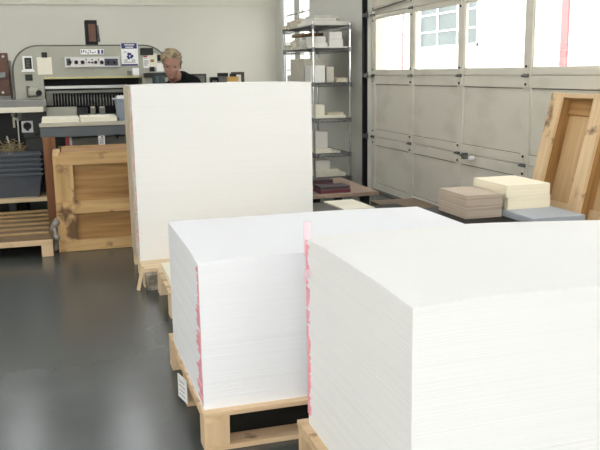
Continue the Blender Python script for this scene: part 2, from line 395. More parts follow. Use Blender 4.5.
def paper_stack(name, label, x0, x1, y0, y1, z0, z1, ma, layers, jit=.0022, sag=None, cat='paper stack', group=None, n=14, parent=None, drift=.004):
    root = parent or thing(name, label, cat, ((x0 + x1) / 2, (y0 + y1) / 2, z0), group)
    vs, fs = [], []; per = 4 * n
    base = [(i / n, 0) for i in range(n)] + [(1, i / n) for i in range(n)] + [(1 - i / n, 1) for i in range(n)] + [(0, 1 - i / n) for i in range(n)]
    dx = dy = 0
    hs = [random.uniform(.6, 1.4) for _ in range(layers)]; tot = sum(hs); z = 0
    for k in range(layers):
        dx += random.uniform(-1, 1) * jit * .35 - dx * .05; dy += random.uniform(-1, 1) * jit * .35 - dy * .05
        ex = random.uniform(-jit, jit) * .5
        for t in (z / tot, (z + hs[k] * .97) / tot):
            for u, v in base:
                X = x0 - ex + (x1 - x0 + 2 * ex) * u + dx; Yv = y0 - ex + (y1 - y0 + 2 * ex) * v + dy
                Z = z0 + (z1 - z0) * t + (sag(u, v) * t ** 3 if sag else 0)
                vs.append((X, Yv, Z))
        z += hs[k]
    rings = layers * 2
    for r_ in range(rings - 1):
        for i in range(per): fs.append((r_ * per + i, r_ * per + (i + 1) % per, (r_ + 1) * per + (i + 1) % per, (r_ + 1) * per + i))
    # top: inner grid
    top = (rings - 1) * per; inner = {}
    for i in range(n + 1):
        for j in range(n + 1):
            u, v = i / n, j / n
            if j == 0 and i < n: idx = top + i
            elif i == n and j < n: idx = top + n + j
            elif j == n and i > 0: idx = top + 2 * n + (n - i)
            elif i == 0 and j > 0: idx = top + 3 * n + (n - j)
            else:
                vs.append((x0 + (x1 - x0) * u, y0 + (y1 - y0) * v, z1 + (sag(u, v) if sag else 0))); idx = len(vs) - 1
            inner[i, j] = idx
    for i in range(n):
        for j in range(n): fs.append((inner[i, j], inner[i + 1, j], inner[i + 1, j + 1], inner[i, j + 1]))
    fs.append(tuple(range(per))[::-1])
    mb = MB(); mb.v = vs; mb.f = fs
    mb.build('sheets', ma, root)
    return root

def edge_marks(root, x, ya, yb, z0, z1, ma='pink', name='pink_edge_marking', gap=.12, step=.012, wmin=.25):
    """felt pen strokes down the stack edge, on the face that looks to -X; they sit at the ya end"""
    mb = MB(); z = z0; wv = 1.
    while z < z1:
        wv = max(wmin, min(1., wv + random.uniform(-.45, .45)))
        mb.box(x - .002, x + .003, ya, ya + (yb - ya) * .12, z, min(z + step, z1))
        if random.random() > gap:
            mb.box(x - .0035, x + .003, ya, ya + (yb - ya) * wv, z, min(z + step, z1))
        z += step
    return mb.build(name, ma, root)

# the three big stacks
def sag_mid(u, v): return -.014 * math.exp(-((u / .07) ** 2 + (v / .14) ** 2)) - .010 * math.exp(-((1 - u) / .2) ** 2)
def sag_near(u, v): return -.008 * math.exp(-((u / .08) ** 2 + (v / .16) ** 2)) - .010 * math.exp(-((u / .05) ** 2 + ((1 - v) / .16) ** 2)) - .030 * (max(0, u - .5) / .5) ** 1.2 * v ** 2
def sag_far(u, v): return -.006 * math.exp(-(u / .08) ** 2) - .003 * math.exp(-((1 - u) / .08) ** 2)

pallet('pallet', 'pine pallet with a white paper tag on its side, under the middle paper stack', .442, 1.77, 2.80, 3.80, .160)
ms = paper_stack('paper_stack', 'waist-high stack of cool white paper sheets on the tagged pine pallet', .449, 1.73, 2.835, 3.68, .160, .748, 'paper_cool', 200, jit=.0003, sag=sag_mid)
edge_marks(ms, .4495, 2.836, 2.95, .175, .725, gap=.2, wmin=.2)
tg = MB().rbox((.426, 3.25, .088), .004, .105, .105, rz=R(12)); tg = tg.build('paper_tag', 'white', loc=(.426, 3.25, .035)); tag(tg, 'white paper tag hanging on the side of the pine pallet', 'tag')
k = MB()
for q in range(4): k.rbox((.4238, 3.25, .115 - .02 * q), .0015, .055 + (.015 if q % 2 else 0), .003, rz=R(12))
k.build('print_line', 'panelgrey', tg)

pallet('pallet', 'pine pallet under the largest stack of white paper in front', .768, 2.15, 1.66, 2.64, .160)
ns = paper_stack('paper_stack', 'largest stack of white paper in front, with a pink slip on its top corner', .798, 2.09, 1.713, 2.60, .160, .862, 'paper', 190, jit=.0004, sag=sag_near)
edge_marks(ns, .7985, 2.601, 2.565, .20, .850, gap=.06, wmin=.4)
fl = MB(); fl.box(.790, .815, 2.6005, 2.6035, .79, .915); fl.build('pink_slip', 'pinklight', ns)
k = MB(); k.rbox((.795, 2.57, .735), .004, .055, .028, rx=R(-20)); k.rbox((.795, 2.61, .715), .003, .02, .05, rx=R(15)); k.build('torn_slip', 'pinklight', ns)

pallet('pallet', 'pine pallet under the head-high paper stack', .468, 1.77, 5.31, 6.10, .130, wd='pale')
fs_ = paper_stack('paper_stack', 'tallest stack of white paper, head-high in front of the person', .470, 1.757, 5.545, 6.05, .130, 1.36, 'paper_far', 240, jit=.00015, sag=sag_far)
edge_marks(fs_, .4705, 5.546, 5.64, .145, 1.30, gap=.35, step=.02, wmin=.2)
B(.458, .469, 5.66, 6.05, .130, 1.35).build('side_board', 'sideboard', fs_, label='thin buff board standing against the side of the sheets')
bk = B(.475, .60, 5.215, 5.30, 0, .108).build('wood_block', 'stone', loc=(.54, 5.25, 0), bevel=.008); tag(bk, 'weathered grey wood block on the floor before the head-high stack', 'block')
sl = MB().rbox((.440, 5.25, .082), .022, .02, .165, ry=R(14), rx=R(-4)).build('wood_stake', 'palez', loc=(.44, 5.25, 0)); tag(sl, 'thin broken slat leaning beside the weathered block', 'slat')

pallet('pallet', 'low pallet with cream board on it, between two tall stacks', .545, 1.78, 4.02, 5.17, .160, wd='pale')
paper_stack('board_stack', 'thin layer of cream board on the low pallet between stacks', .57, 1.76, 4.06, 5.15, .160, .20, 'ivory', 10, n=8, cat='board stack')

# ------------------------------------------------------------------- person
PX, PY = .98, 6.30
pr = thing('person', 'person with short blond hair and black top bending behind the tallest stack', 'person', (PX, PY, 0))
hc = Vector((.880, 6.13, 1.502)); HS = .89                       # middle of the head
HM = Matrix.Rotation(R(-10), 3, 'Z') @ Matrix.Rotation(R(13), 3, 'X') @ Matrix.Rotation(R(4), 3, 'Y')
def h(x, y, z): return hc + HM @ Vector((x, y, z)) * HS     # face looks to -Y
body = MB()
body.ball(h(0, .012, .025), .070, .092, .088, 20, HM)             # skull
body.ball(h(0, -.028, -.035), .055, .066, .075, 18, HM)           # face
body.ball(h(0, -.045, -.088), .038, .042, .030, 14, HM)           # jaw and chin
body.ball(h(0, -.078, -.094), .020, .016, .015, 10, HM)           # chin
body.caps(h(0, -.090, .008), .009, h(0, -.110, -.032), .013)      # nose
for sx in (-1, 1):
    body.ball(h(sx * .011, -.102, -.036), .008, .009, .007, 8, HM)
    body.ball(h(sx * .040, -.068, -.028), .022, .018, .018, 10, HM)   # cheeks
    body.caps(h(sx * .014, -.088, .022), .010, h(sx * .046, -.074, .022), .009, 8)  # brow
    body.ball(h(sx * .029, -.076, .003), .015, .011, .010, 10, HM)    # lids
    body.ball(h(sx * .068, .012, -.012), .009, .017, .027, 10, HM)    # ears
body.caps(h(-.020, -.092, -.064), .007, h(.020, -.092, -.064), .007, 8)
body.caps(h(-.016, -.090, -.074), .007, h(.016, -.090, -.074), .007, 8)
neck0 = Vector((.935, 6.235, 1.375))
body.caps(h(0, .018, -.06), .055, neck0, .060, 14)
# trunk, bending forwards
hip = Vector((1.00, 6.44, .86)); waist = Vector((.99, 6.41, 1.04)); chest = Vector((.975, 6.34, 1.24))
body.ball(hip, .165, .115, .13, 18); body.ball(waist, .140, .105, .15, 18); body.ball(chest, .165, .115, .16, 18)
sL, sR = Vector((1.085, 6.365, 1.350)), Vector((.835, 6.24, 1.26))
body.caps(neck0 + Vector((0, .03, -.03)), .062, sL, .050, 14); body.caps(neck0 + Vector((0, .03, -.03)), .062, sR, .050, 14)
arms = []
for s_, (sh, el, wr) in enumerate(((sL, Vector((1.235, 6.36, 1.05)), Vector((1.12, 6.16, .985))), (sR, Vector((.725, 6.33, 1.04)), Vector((.83, 6.14, .985))))):
    body.caps(sh, .050, el, .038, 12); body.caps(el, .038, wr, .026, 12)
    d = (wr - el).normalized(); side = d.cross(uz).normalized(); sg = -1 if s_ else 1
    pc = wr + d * .05
    body.caps(wr, .026, wr + d * .045 + side * .018, .018, 10); body.caps(wr, .026, wr + d * .045 - side * .018, .018, 10)
    for q, ln in enumerate((.062, .072, .068, .052)):
        b0 = wr + d * .075 + side * (.033 - .022 * q); b1 = b0 + d * ln * .55 - uz * .010; b2 = b1 + d * ln * .4 - uz * .028
        body.caps(wr + d * .04 + side * (.022 - .015 * q), .011, b0, .0095, 8); body.caps(b0, .0095, b1, .0088, 8); body.caps(b1, .0088, b2, .0078, 8)
    th0 = wr + d * .025 - side * sg * .02; th1 = th0 + d * .03 - side * sg * .035 - uz * .01; th2 = th1 + d * .03 - uz * .012
    body.caps(th0, .014, th1, .011, 8); body.caps(th1, .011, th2, .009, 8)
for sx in (-1, 1):
    hp = hip + Vector((sx * .085, 0, -.05)); kn = Vector((1.0 + sx * .10, 6.40, .47)); an = Vector((1.0 + sx * .105, 6.46, .08))
    body.caps(hp, .088, kn, .056, 14); body.caps(kn, .056, an, .036, 12); body.caps(an, .036, an + Vector((0, -.13, -.045)), .03, 10)
bo = remeshed(body, 'body', 'skin', pr, .0055, 3)
# clothes
sh_ = MB(); sh_.ball(hip + Vector((0, 0, .05)), .178, .130, .13, 18); sh_.ball(waist, .158, .122, .16, 18); sh_.ball(chest, .180, .132, .165, 18)
nb_ = neck0 + Vector((.045, .070, -.005))
for s2, el in ((sL, Vector((1.235, 6.36, 1.05))), (sR, Vector((.725, 6.33, 1.04)))):
    sh_.caps(nb_, .082, s2, .064, 14); sh_.caps(s2, .064, s2.lerp(el, .62), .058, 14)
sh_.caps(Vector((.962, 6.215, 1.392)), .052, nb_, .085, 14); sh_.caps(Vector((.850, 6.20, 1.325)), .045, sR, .062, 14); sh_.caps(Vector((.935, 6.165, 1.325)), .05, chest, .12, 14)
remeshed(sh_, 'shirt', 'shirt', pr, .009, 3)
tr_ = MB(); tr_.ball(hip + Vector((0, 0, -.03)), .176, .127, .12, 18)
for sx in (-1, 1):
    hp = hip + Vector((sx * .085, 0, -.05)); kn = Vector((1.0 + sx * .10, 6.40, .47)); an = Vector((1.0 + sx * .105, 6.46, .08))
    tr_.caps(hp, .098, kn, .070, 14); tr_.cyl(kn, an, .070, .056, 14)
remeshed(tr_, 'trousers', 'jeans', pr, .010, 3)
for sx in (-1, 1):
    s3 = MB(); an = Vector((1.0 + sx * .105, 6.46, .05)); s3.ball(an, .046, .06, .05, 12); s3.ball(an + Vector((0, -.11, -.012)), .046, .085, .036, 14); s3.box(an.x - .045, an.x + .045, an.y - .19, an.y + .055, 0, .022)
    remeshed(s3, 'shoe', 'shoe', pr, .008, 2)
hr = MB()
hr.ball(h(0, .032, .052), .078, .084, .074, 20, HM)
rnd = random.Random(3)
for q in range(150):
    a = rnd.uniform(0, 2 * math.pi); e = rnd.uniform(-.35, 1.5)
    p = Vector((math.cos(a) * math.cos(e) * .080, math.sin(a) * math.cos(e) * .086 + .026, math.sin(e) * .084 + .042))
    if p.y < -.030 and p.z < .075: continue
    if p.z < .025 and p.y < .015: continue
    t = Vector((-p.y * .22 + rnd.uniform(-.02, .02), p.x * .22 + rnd.uniform(-.02, .02), -.012 + rnd.uniform(-.012, .018)))
    hr.caps(h(*p), rnd.uniform(.010, .016), h(*(p * 1.07 + t)), rnd.uniform(.004, .008), 8)
for q in range(13):
    x = -.060 + .010 * q; hr.caps(h(x, -.050 + abs(x) * .45, .092), .014, h(x * 1.1 + rnd.uniform(-.014, .014), -.078 + abs(x) * .35, .070 + rnd.uniform(-.010, .012)), .006, 8)
for q in range(8):
    hr.caps(h(.066, -.022 + .010 * q, .055), .018, h(.074, -.014 + .012 * q, .005), .012, 8); hr.caps(h(-.066, -.022 + .010 * q, .055), .018, h(-.074, -.014 + .012 * q, .012), .012, 8)
for q in range(6):
    hr.caps(h(.070, .010 + .012 * q, .035), .013, h(.079, .014 + .012 * q, -.030 + rnd.uniform(-.01, .01)), .006, 8); hr.caps(h(-.070, .012 + .012 * q, .035), .013, h(-.075, .016 + .012 * q, -.006 + rnd.uniform(-.01, .01)), .006, 8)
remeshed(hr, 'hair', 'hair', pr, .0055, 1)
for sx in (-1, 1):
    e = MB(); e.ball(h(sx * .029, -.0835, -.003), .016, .007, .0070, 10, HM); e.build('shaded_eye', 'shaded_eye', pr, smooth=True)  # eyes enlarged and darkened, socket shade put into their colour
    e = MB(); e.caps(h(sx * .014, -.0945, .020), .0055, h(sx * .047, -.0795, .022), .004, 8); e.build('eyebrow', 'hair', pr, smooth=True)
e = MB(); e.ball(h(0, -.0955, -.069), .022, .0065, .006, 12, HM); e.build('mouth', 'lips', pr, smooth=True)
pr.location.y += .33

# ------------------------------------------------------------------- wooden crate on the left
cr = thing('wooden_crate', 'pine and plywood crate standing in front of the cutting machine', 'crate', (.3, 6.95, 0))
cx0, cx1, cy0, cy1 = -.028, .66, 6.646, 7.30
def cz(py): return onY(100, py, 6.2)[1]
B(cx0 + .03, cx1 - .02, cy0 + .045, cy0 + .06, .03, .80).build('front_panel', 'plyx', cr)
B(cx0 + .03, cx1 - .02, cy1 - .06, cy1 - .045, .03, .80).build('back_panel', 'plyx', cr)
for x in (cx0 + .015, cx1 - .03): B(x, x + .015, cy0 + .045, cy1 - .045, .03, .80).build('side_panel', 'plyz', cr)
B(cx0 + .02, cx1 - .02, cy0 + .04, cy1 - .04, .80, .815).build('lid', 'plyx', cr)
for yy, dy in ((cy0, .024), (cy1 - .024, .024)):
    B(cx0 - .012, cx1, yy - .002, yy + dy, .715, .818).build('rail', 'boxwood_x', cr, .003)
    B(cx0 - .004, cx1, yy - .002, yy + dy, .315, .42).build('rail', 'boxwood_x', cr, .003)
    B(cx0, cx1, yy - .002, yy + dy, .002, .095).build('rail', 'boxwood_x', cr, .003)
    for xa in (cx0, cx1 - .095):
        for za, zb in ((.095, .315), (.42, .715)): B(xa, xa + .095, yy + .003, yy + dy, za, zb).build('upright', 'boxwood_z', cr, .003)
    for z in (.03, .36, .74): B(cx0 + .002, cx1 - .002, yy + .024 if yy == cy0 else yy - .022, yy + .045 if yy == cy0 else yy, z - .02, z + .05).build('cleat', 'boxwood_x', cr)
for x in (cx0 - .058, cx1 - .002):
    for za, zb in ((.715, .80), (.33, .41), (0, .09)): B(x, x + .06, cy0 + .01, cy1 - .01, za, zb).build('side_rail', 'boxwood_y', cr, .003)
    B(x, x + .06, cy0 + .03, cy0 + .10, .41, .715).build('upright', 'boxwood_z', cr, .003); B(x, x + .06, cy0 + .03, cy0 + .10, .09, .33).build('upright', 'boxwood_z', cr, .003)
pw = MB()
for q in range(16): pw.ball((cx0 - .078 + random.uniform(-.015, .015), 6.67 + random.uniform(-.03, .04), .03 + .018 * q * random.uniform(.8, 1.1)), random.uniform(.018, .034), n=8)
po = remeshed(pw, 'plastic_film', 'plastic', None, .012, 1); tag(po, 'crumpled grey plastic film at the lower corner of the wooden crate', 'plastic film')
bb = B(-.165, -.06, 7.33, 7.355, 0, .895).build('plywood_board', 'redply', loc=(-.1, 7.34, 0)); tag(bb, 'narrow reddish plywood board standing behind the wooden crate', 'board')

# ------------------------------------------------------------------- slatted pallet and tubs
sp = thing('slatted_pallet', 'brown boarded pallet with pale battens, empty, on the floor below the tubs', 'pallet', (-.7, 6.7, 0))
x0, x1, y0, y1 = -1.45, -.130, 6.53, 7.98
for k in range(3):
    y = y0 + (y1 - y0 - .1) * k / 2
    for xa in (x0, (x0 + x1) / 2 - .05, x1 - .09): B(xa, xa + .09, y, y + .1, 0, .095).build('block', 'pinez', sp, .003)
    B(x0, x1, y - .004, y + .1, .095, .14).build('stringer', 'pinex', sp, .002)
for k in range(8):
    y = y0 + (y1 - y0 - .175) * k / 7
    B(x0, x1, y, y + .175, .138, .155).build('slat', 'slatx', sp, .003)
for k in range(6):
    y = y0 + .18 + (y1 - y0 - .2) * k / 5.6
    B(x0, x1 - .03, y, y + .035, .155, .168).build('batten', 'pallet_tan', sp, .003)
p2 = thing('low_pallet', 'small raw pine pallet beneath the stacked tubs', 'pallet', (-.5, 8.25, 0))
for xa in (-.95, -.54, -.2): B(xa, xa + .07, 8.06, 8.46, 0, .225).build('bearer', 'machine_dark', p2, .002)
for k in range(4): B(-.95, -.125, 8.05 + .11 * k, 8.145 + .11 * k, .225, .262).build('deck_board', 'palex', p2, .002)
def tub_mesh(z, hgt):
    mb = MB(); xa, xb, ya, yb = -.70, -.195, 8.08, 8.44
    def ring(i, zz): return [(xa + i, ya + i, zz), (xb - i, ya + i, zz), (xb - i, yb - i, zz), (xa + i, yb - i, zz)]
    prof = [(.055, z), (.02, z + hgt - .022), (.0, z + hgt - .020), (.0, z + hgt), (.022, z + hgt), (.03, z + hgt - .02), (.062, z + .006)]
    vs = [q for i, zz in prof for q in ring(i, zz)]
    fs = [(r_ * 4 + i, r_ * 4 + (i + 1) % 4, (r_ + 1) * 4 + (i + 1) % 4, (r_ + 1) * 4 + i) for r_ in range(6) for i in range(4)] + [(3, 2, 1, 0), (24, 25, 26, 27)]
    return mb.add(vs, fs)
descr = ['lowest tub of the nested grey plastic tubs, its side fully showing', 'second tub up in the nested grey plastic tubs', 'middle tub of the nested grey plastic tubs', 'second tub from the top of the nested grey tubs', 'topmost open tub of the nested grey plastic tubs']
for k in range(5):
    z = .264 + .0475 * k
    t = tub_mesh(z, .235).build('plastic_tub', 'tote', loc=(-.45, 8.26, z), bevel=.004); tag(t, descr[k], 'tub', 'nested grey tubs')

# ------------------------------------------------------------------- the paper cutter
MY = 8.75
pc = thing('paper_cutter', 'large grey arched guillotine paper cutter with a control panel', 'paper cutter', (.34, 9.0, 0))
def bx(px0, px1, py0, py1, ya, yb, ref=None):
    """box whose front face covers these photo points at depth ya"""
    a = onY(px0, (py0 + py1) / 2, ref or ya)[0]; b = onY(px1, (py0 + py1) / 2, ref or ya)[0]
    zt = onY((px0 + px1) / 2, py0, ref or ya)[1]; zb = onY((px0 + px1) / 2, py1, ref or ya)[1]
    return B(a, b, ya, yb, zb, zt)
ax0, ax1 = -.427, 1.146; at, ab = 1.727, .98
def arch(x0, x1, zt, zb, rad):
    pts = [(x0, zb)]
    for q in range(9): a = math.pi - math.pi / 2 * q / 8; pts.append((x0 + rad + rad * math.cos(a), zt - rad + rad * math.sin(a)))
    for q in range(9): a = math.pi / 2 - math.pi / 2 * q / 8; pts.append((x1 - rad + rad * math.cos(a), zt - rad + rad * math.sin(a)))
    return pts + [(x1, zb)]
ox0, ox1, oz = -.140, .867, 1.395      # throat opening
out = arch(ax0, ax1, at, ab, .25)
ring = out[:] + [(ox1, ab), (ox1, oz), (ox0, oz), (ox0, ab)]
MB().prismY(ring, MY, MY + .45).build('arch_frame', 'machine', pc, .006)
rim = arch(ax0 - .022, ax1 + .022, at + .016, ab, .268); n = len(out)
vs = [(x, y, z) for y in (MY + .03, MY + .49) for x, z in rim] + [(x, y, z) for y in (MY + .03, MY + .49) for x, z in out]
fs = []
for i in range(n - 1):
    fs += [(i, i + 1, n + i + 1, n + i), (2 * n + i, 3 * n + i, 3 * n + i + 1, 2 * n + i + 1), (i, 2 * n + i, 2 * n + i + 1, i + 1), (n + i, n + i + 1, 3 * n + i + 1, 3 * n + i)]
mb = MB(); mb.add(vs, fs); mb.build('rim_band', 'machine_rim', pc)
B(ox0 - .02, ox1 + .02, MY + .40, MY + .46, ab, oz + .02).build('throat_back', 'black', pc)
bx(44, 141, 76.6, 78.4, MY - .012, MY + .01).build('light_rail', 'yellow', pc, .003)
bx(44, 128, 85.3, 88.6, MY + .08, MY + .13).build('knife_bar', 'silver', pc, .004)
bx(44, 128, 90, 93, MY + .06, MY + .16).build('clamp_beam', 'panelgrey', pc, .004)
cl = MB()
for k in range(26):
    px = 52 + k * 3.0; x, zt = onY(px, 94, MY + .1); _, zb = onY(px, 105.5, MY + .1)
    cl.cyl((x, MY + .1, zb), (x, MY + .1, zt), .0042, n=8)
cl.build('clamp_rib', 'silver', pc, smooth=True)
bx(47, 132, 93, 106.5, MY + .14, MY + .2).build('clamp_comb', 'black', pc)
bx(46, 53, 93, 105.5, MY + .03, MY + .13).build('clamp_end', 'panelgrey', pc, .004)
# table and lower body
_, tz = onY(80, 122.3, 7.5); tx0, tx1 = -.175, 1.0
B(tx0, tx1, 7.5, MY + .4, tz - .03, tz).build('table_bed', 'silver', pc, .004)
bx(39, 128, 122.3, 126, 7.47, 7.51, 7.47).build('front_edge', 'box_beige', pc, .003)
ap = bx(40, 128, 126, 136.5, 7.48, 7.55, 7.48).build('apron', 'bluegrey', pc, .006)
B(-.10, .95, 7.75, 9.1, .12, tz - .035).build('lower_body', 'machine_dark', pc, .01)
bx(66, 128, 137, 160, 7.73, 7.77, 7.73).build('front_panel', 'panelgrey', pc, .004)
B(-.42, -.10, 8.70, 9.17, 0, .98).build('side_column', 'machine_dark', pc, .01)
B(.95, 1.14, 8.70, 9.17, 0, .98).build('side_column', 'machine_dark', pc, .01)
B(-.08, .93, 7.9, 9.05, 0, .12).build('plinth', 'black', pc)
pd = bx(23, 48, 112.5, 138, 8.50, 8.69, 8.50).build('switch_housing', 'pedestal', pc, .008)
xp, zp = onY(34, 138, 8.51); B(onY(26, 150, 8.51)[0], onY(48, 150, 8.51)[0], 8.52, 8.69, 0, zp).build('pedestal', 'pedestal', pc, .006)
sw = bx(21.5, 33, 121, 132.5, 8.485, 8.502, 8.485).build('switch_plate', 'white', pc, .002)
x, z = onY(27.3, 126, 8.48); k = MB(); k.cyl((x, 8.485, z), (x, 8.455, z), .040, .036, 18); k.box(x - .010, x + .010, 8.44, 8.47, z - .034, z + .034); k.box(x - .012, x + .012, 8.472, 8.487, z - .05, z - .03); k.build('rotary_knob', 'black', sw, .002)
x, z = onY(36.5, 134.5, 8.48); MB().cyl((x, 8.51, z), (x, 8.48, z), .014).build('push_button', 'black', pc)
# control panel
pn = bx(64.5, 120, 56.5, 67.5, MY - .035, MY + .01).build('control_panel', 'silver', pc, .006)
bx(66.5, 118, 58.5, 65.6, MY - .039, MY - .03).build('panel_face', 'note_white', pn)
for pa, pb in ((66.5, 70.6), (104.5, 118)): bx(pa, pb, 58.5, 65.6, MY - .041, MY - .036).build('panel_inlay', 'dkpanel', pn)
for px, r in ((69.6, 2.0), (76.2, 2.0), (82.6, 2.0), (95.8, 1.6), (101.8, 2.0), (108.2, 2.1), (114.6, 2.1)):
    x, z = onY(px, 62.3, MY - .04)
    k = MB(); k.cyl((x, MY - .038, z), (x, MY - .048, z), r * .0105, n=14); ko = k.build('knob_collar', 'dkpanel', pn)
    k = MB(); k.cyl((x, MY - .047, z), (x, MY - .065, z), r * .0085, r * .0065, 14); k.build('knob', 'black', ko)
for px, py, ma in ((89, 62.3, 'black'), (92.4, 62.5, 'black'), (92, 59.6, 'panelgrey'), (86, 59.6, 'panelgrey'), (98.6, 59.6, 'panelgrey')):
    x, z = onY(px, py, MY - .041); MB().cyl((x, MY - .040, z), (x, MY - .050, z), .0095, n=10).build('button', ma, pn)
# maker's plate: letters too small to read, kept as strokes
pl = bx(80.5, 103.7, 49.2, 54.3, MY - .006, MY + .004).build('name_plate', 'white', pc)
k = MB()
for px, wd, a, b in ((81.3, .7, 50, 53.4), (83, 1.3, 50.2, 52.2), (85.6, .6, 50.6, 53.2), (87.4, 1.6, 52.4, 53.6), (90.2, .6, 50.4, 53.2), (92, 1.8, 52.2, 53.2), (94.8, .5, 51, 53), (97.8, 1.7, 49.8, 53.8), (101.3, 1.8, 49.8, 53.8), (88.4, 1.2, 50.2, 51)):
    x0_, z0_ = onY(px, b, MY - .007); x1_, z1_ = onY(px + wd, a, MY - .007); k.box(x0_, x1_, MY - .0075, MY - .005, z0_, z1_)
k.build('lettering', 'navy', pl)
# hand wheel casting on the left leg
k = MB(); x, z = onY(34, 92, MY); k.box(x - .055, x + .055, MY - .07, MY + .01, z - .045, z + .045); hb = k.build('side_casting', 'machine', pc, .02)
k = MB(); x2, z2 = onY(39, 93, MY); k.cyl((x2, MY - .03, z2), (x2, MY - .085, z2), .030, n=14); k.build('adjusting_knob', 'black', hb)
bx(26.5, 30, 86, 97.5, MY - .02, MY + .005).build('casting_dark_strip', 'machine_rim', hb)  # dark strip along one edge of the casting
# tall gauge post on top
gp = bx(85.2, 97.5, 20, 45, MY + .1, MY + .3, MY + .1).build('gauge_post', 'black', pc, .006)
bx(88.6, 95.6, 24, 41.5, MY + .085, MY + .105, MY + .1).build('brown_face', 'brown', gp)
k = MB(); x, z = onY(98.5, 40, MY + .1); k.ball((x, MY + .12, z), .022, n=10); x, z = onY(98.5, 32, MY + .1); k.cyl((x, MY + .12, z - .08), (x - .008, MY + .12, z + .07), .013); k.build('lever', 'steel', gp, smooth=True)
# papers, magnets and notes on the cutter: things of their own
def flat(name, label, cat, px0, px1, py0, py1, ma, th=.006, y=MY, group=None, bevel=0):
    mb = bx(px0, px1, py0, py1, y - th, y - .0005, y)
    lo = Vector((min(v[0] for v in mb.v), y, min(v[2] for v in mb.v)))
    return tag(mb.build(name, ma, loc=lo, bevel=bevel), label, cat, group)
q = flat('framed_card', 'white-edged dark photo card on the cutter leg nearest the brown plate', 'card', 22.6, 32.6, 56, 70, 'white')
bx(24.6, 31.6, 57.8, 69, MY - .008, MY - .005).build('dark_print', 'machine_dark', q); bx(21.5, 34.6, 70, 71.8, MY - .010, MY - .0005).build('card_ledge', 'white', q)
k = MB()
for dy in range(5): x0_, z0_ = onY(26, 60.5 + dy * 1.6, MY - .008); x1_, _ = onY(29.5 - (dy % 2), 60, MY - .008); k.box(x0_, x1_, MY - .009, MY - .0075, z0_ - .003, z0_ + .003)
k.build('print_line', 'panelgrey', q)
flat('blank_note', 'blank cream note hanging below a black magnet on the cutter', 'note', 37.3, 52, 57.2, 74.6, 'note')
flat('magnet', 'small black magnet holding the blank cream note', 'magnet', 41.5, 47, 52.3, 57.6, 'machine_dark', .016, bevel=.003)
flat('magnet', 'square dark magnet below the white-edged photo card', 'magnet', 25.2, 32.6, 74.4, 80.5, 'machine_dark', .012, bevel=.003)
ps = flat('notice_poster', 'white notice with navy header and recycling symbol on the cutter', 'poster', 121.2, 138, 43.2, 65.6, 'white', .008)
bx(121.2, 136.8, 43.2, 48.6, MY - .010, MY - .007).build('header', 'navy', ps); bx(121.6, 138, 64, 65.6, MY - .010, MY - .007).build('footer', 'navy', ps)
k = MB()
for a, b, py in ((124.5, 133.5, 44.9), (125.5, 132.5, 47.2)):
    px = a
    while px < b:
        wd = random.uniform(.6, 1.1); x0_, z0_ = onY(px, py + .6, MY - .01); x1_, z1_ = onY(px + wd, py - .6, MY - .01); k.box(x0_, x1_, MY - .0112, MY - .0095, z0_, z1_); px += wd + .35
k.build('header_lettering', 'white', ps)
k = MB(); cxs, czs = onY(129.8, 56, MY - .008)
for a in (90, 210, 330):            # three chasing arrows
    a0, a1 = R(a - 42), R(a + 30); rr = .024
    p0 = Vector((cxs + rr * math.cos(a0), 0, czs + rr * math.sin(a0))); p1 = Vector((cxs + rr * math.cos(a1), 0, czs + rr * math.sin(a1)))
    dd = (p1 - p0).normalized(); nn = Vector((-dd.z, 0, dd.x))
    def poly(pts):
        vs = [(p.x, MY - .0105, p.z) for p in pts] + [(p.x, MY - .0075, p.z) for p in pts]; n_ = len(pts)
        k.add(vs, [tuple(range(n_)), tuple(range(n_, 2 * n_))[::-1]] + [(i, (i + 1) % n_, n_ + (i + 1) % n_, n_ + i) for i in range(n_)])
    poly([p0 + nn * .013, p0 - nn * .013, p1 - nn * .013, p1 + nn * .013]); poly([p1 + nn * .021, p1 - nn * .021, p1 + dd * .018])
k.build('recycling_symbol', 'navy', ps)
k = MB()
for py, a, b in ((52, 123.5, 127), (61, 124, 128), (61, 131.5, 135.5), (59.8, 124.6, 127.2), (59.8, 132, 135), (62.3, 124, 135.6)):
    x0_, z0_ = onY(a, py, MY - .008); x1_, _ = onY(b, py, MY - .008); k.box(x0_, x1_, MY - .0095, MY - .0075, z0_ - .003, z0_ + .003)
k.build('print_line', 'panelgrey', ps)
flat('black_pouch', 'black rectangular pouch beside the recycling notice', 'pouch', 140, 153, 48, 55.2, 'machine_dark', .03, bevel=.006)
q = flat('list_note', 'narrow white note with a red heading on the cutter', 'note', 143.2, 149.2, 56, 68, 'white'); bx(143.2, 147.2, 56, 57.4, MY - .008, MY - .005).build('red_heading', 'red', q)
k = MB()
for py, a, b in ((58.6, 144.2, 145), (58.6, 146.2, 147), (61, 144, 148.4), (63, 144, 148.4), (65, 144, 147.6)): x0_, z0_ = onY(a, py, MY - .007); x1_, _ = onY(b, py, MY - .007); k.box(x0_, x1_, MY - .0075, MY - .0055, z0_ - .005, z0_ + .004)
k.build('print_line', 'panelgrey', q)
q = flat('cream_note', 'cream note with a tan square pinned beside the red-headed one', 'note', 148.4, 157, 53.6, 67.4, 'note', .009); bx(150.5, 154, 59.4, 62, MY - .0105, MY - .008).build('tan_print', 'plyx', q)
flat('magnet', 'black magnet under the cream note with the tan square', 'magnet', 149.5, 154.6, 66.8, 71.5, 'black', .02, bevel=.003)
flat('magnet', 'black magnet high on the cutter beside the person', 'magnet', 157.2, 161, 55, 61, 'black', .02, bevel=.003)
flat('slip', 'pale slip low on the cutter beside the person', 'note', 156.5, 163.5, 63, 71.5, 'white')
flat('grey_socket', 'grey square socket on the arch below the notice', 'socket', 127, 131.6, 70.6, 74.8, 'panelgrey', .02, bevel=.003)
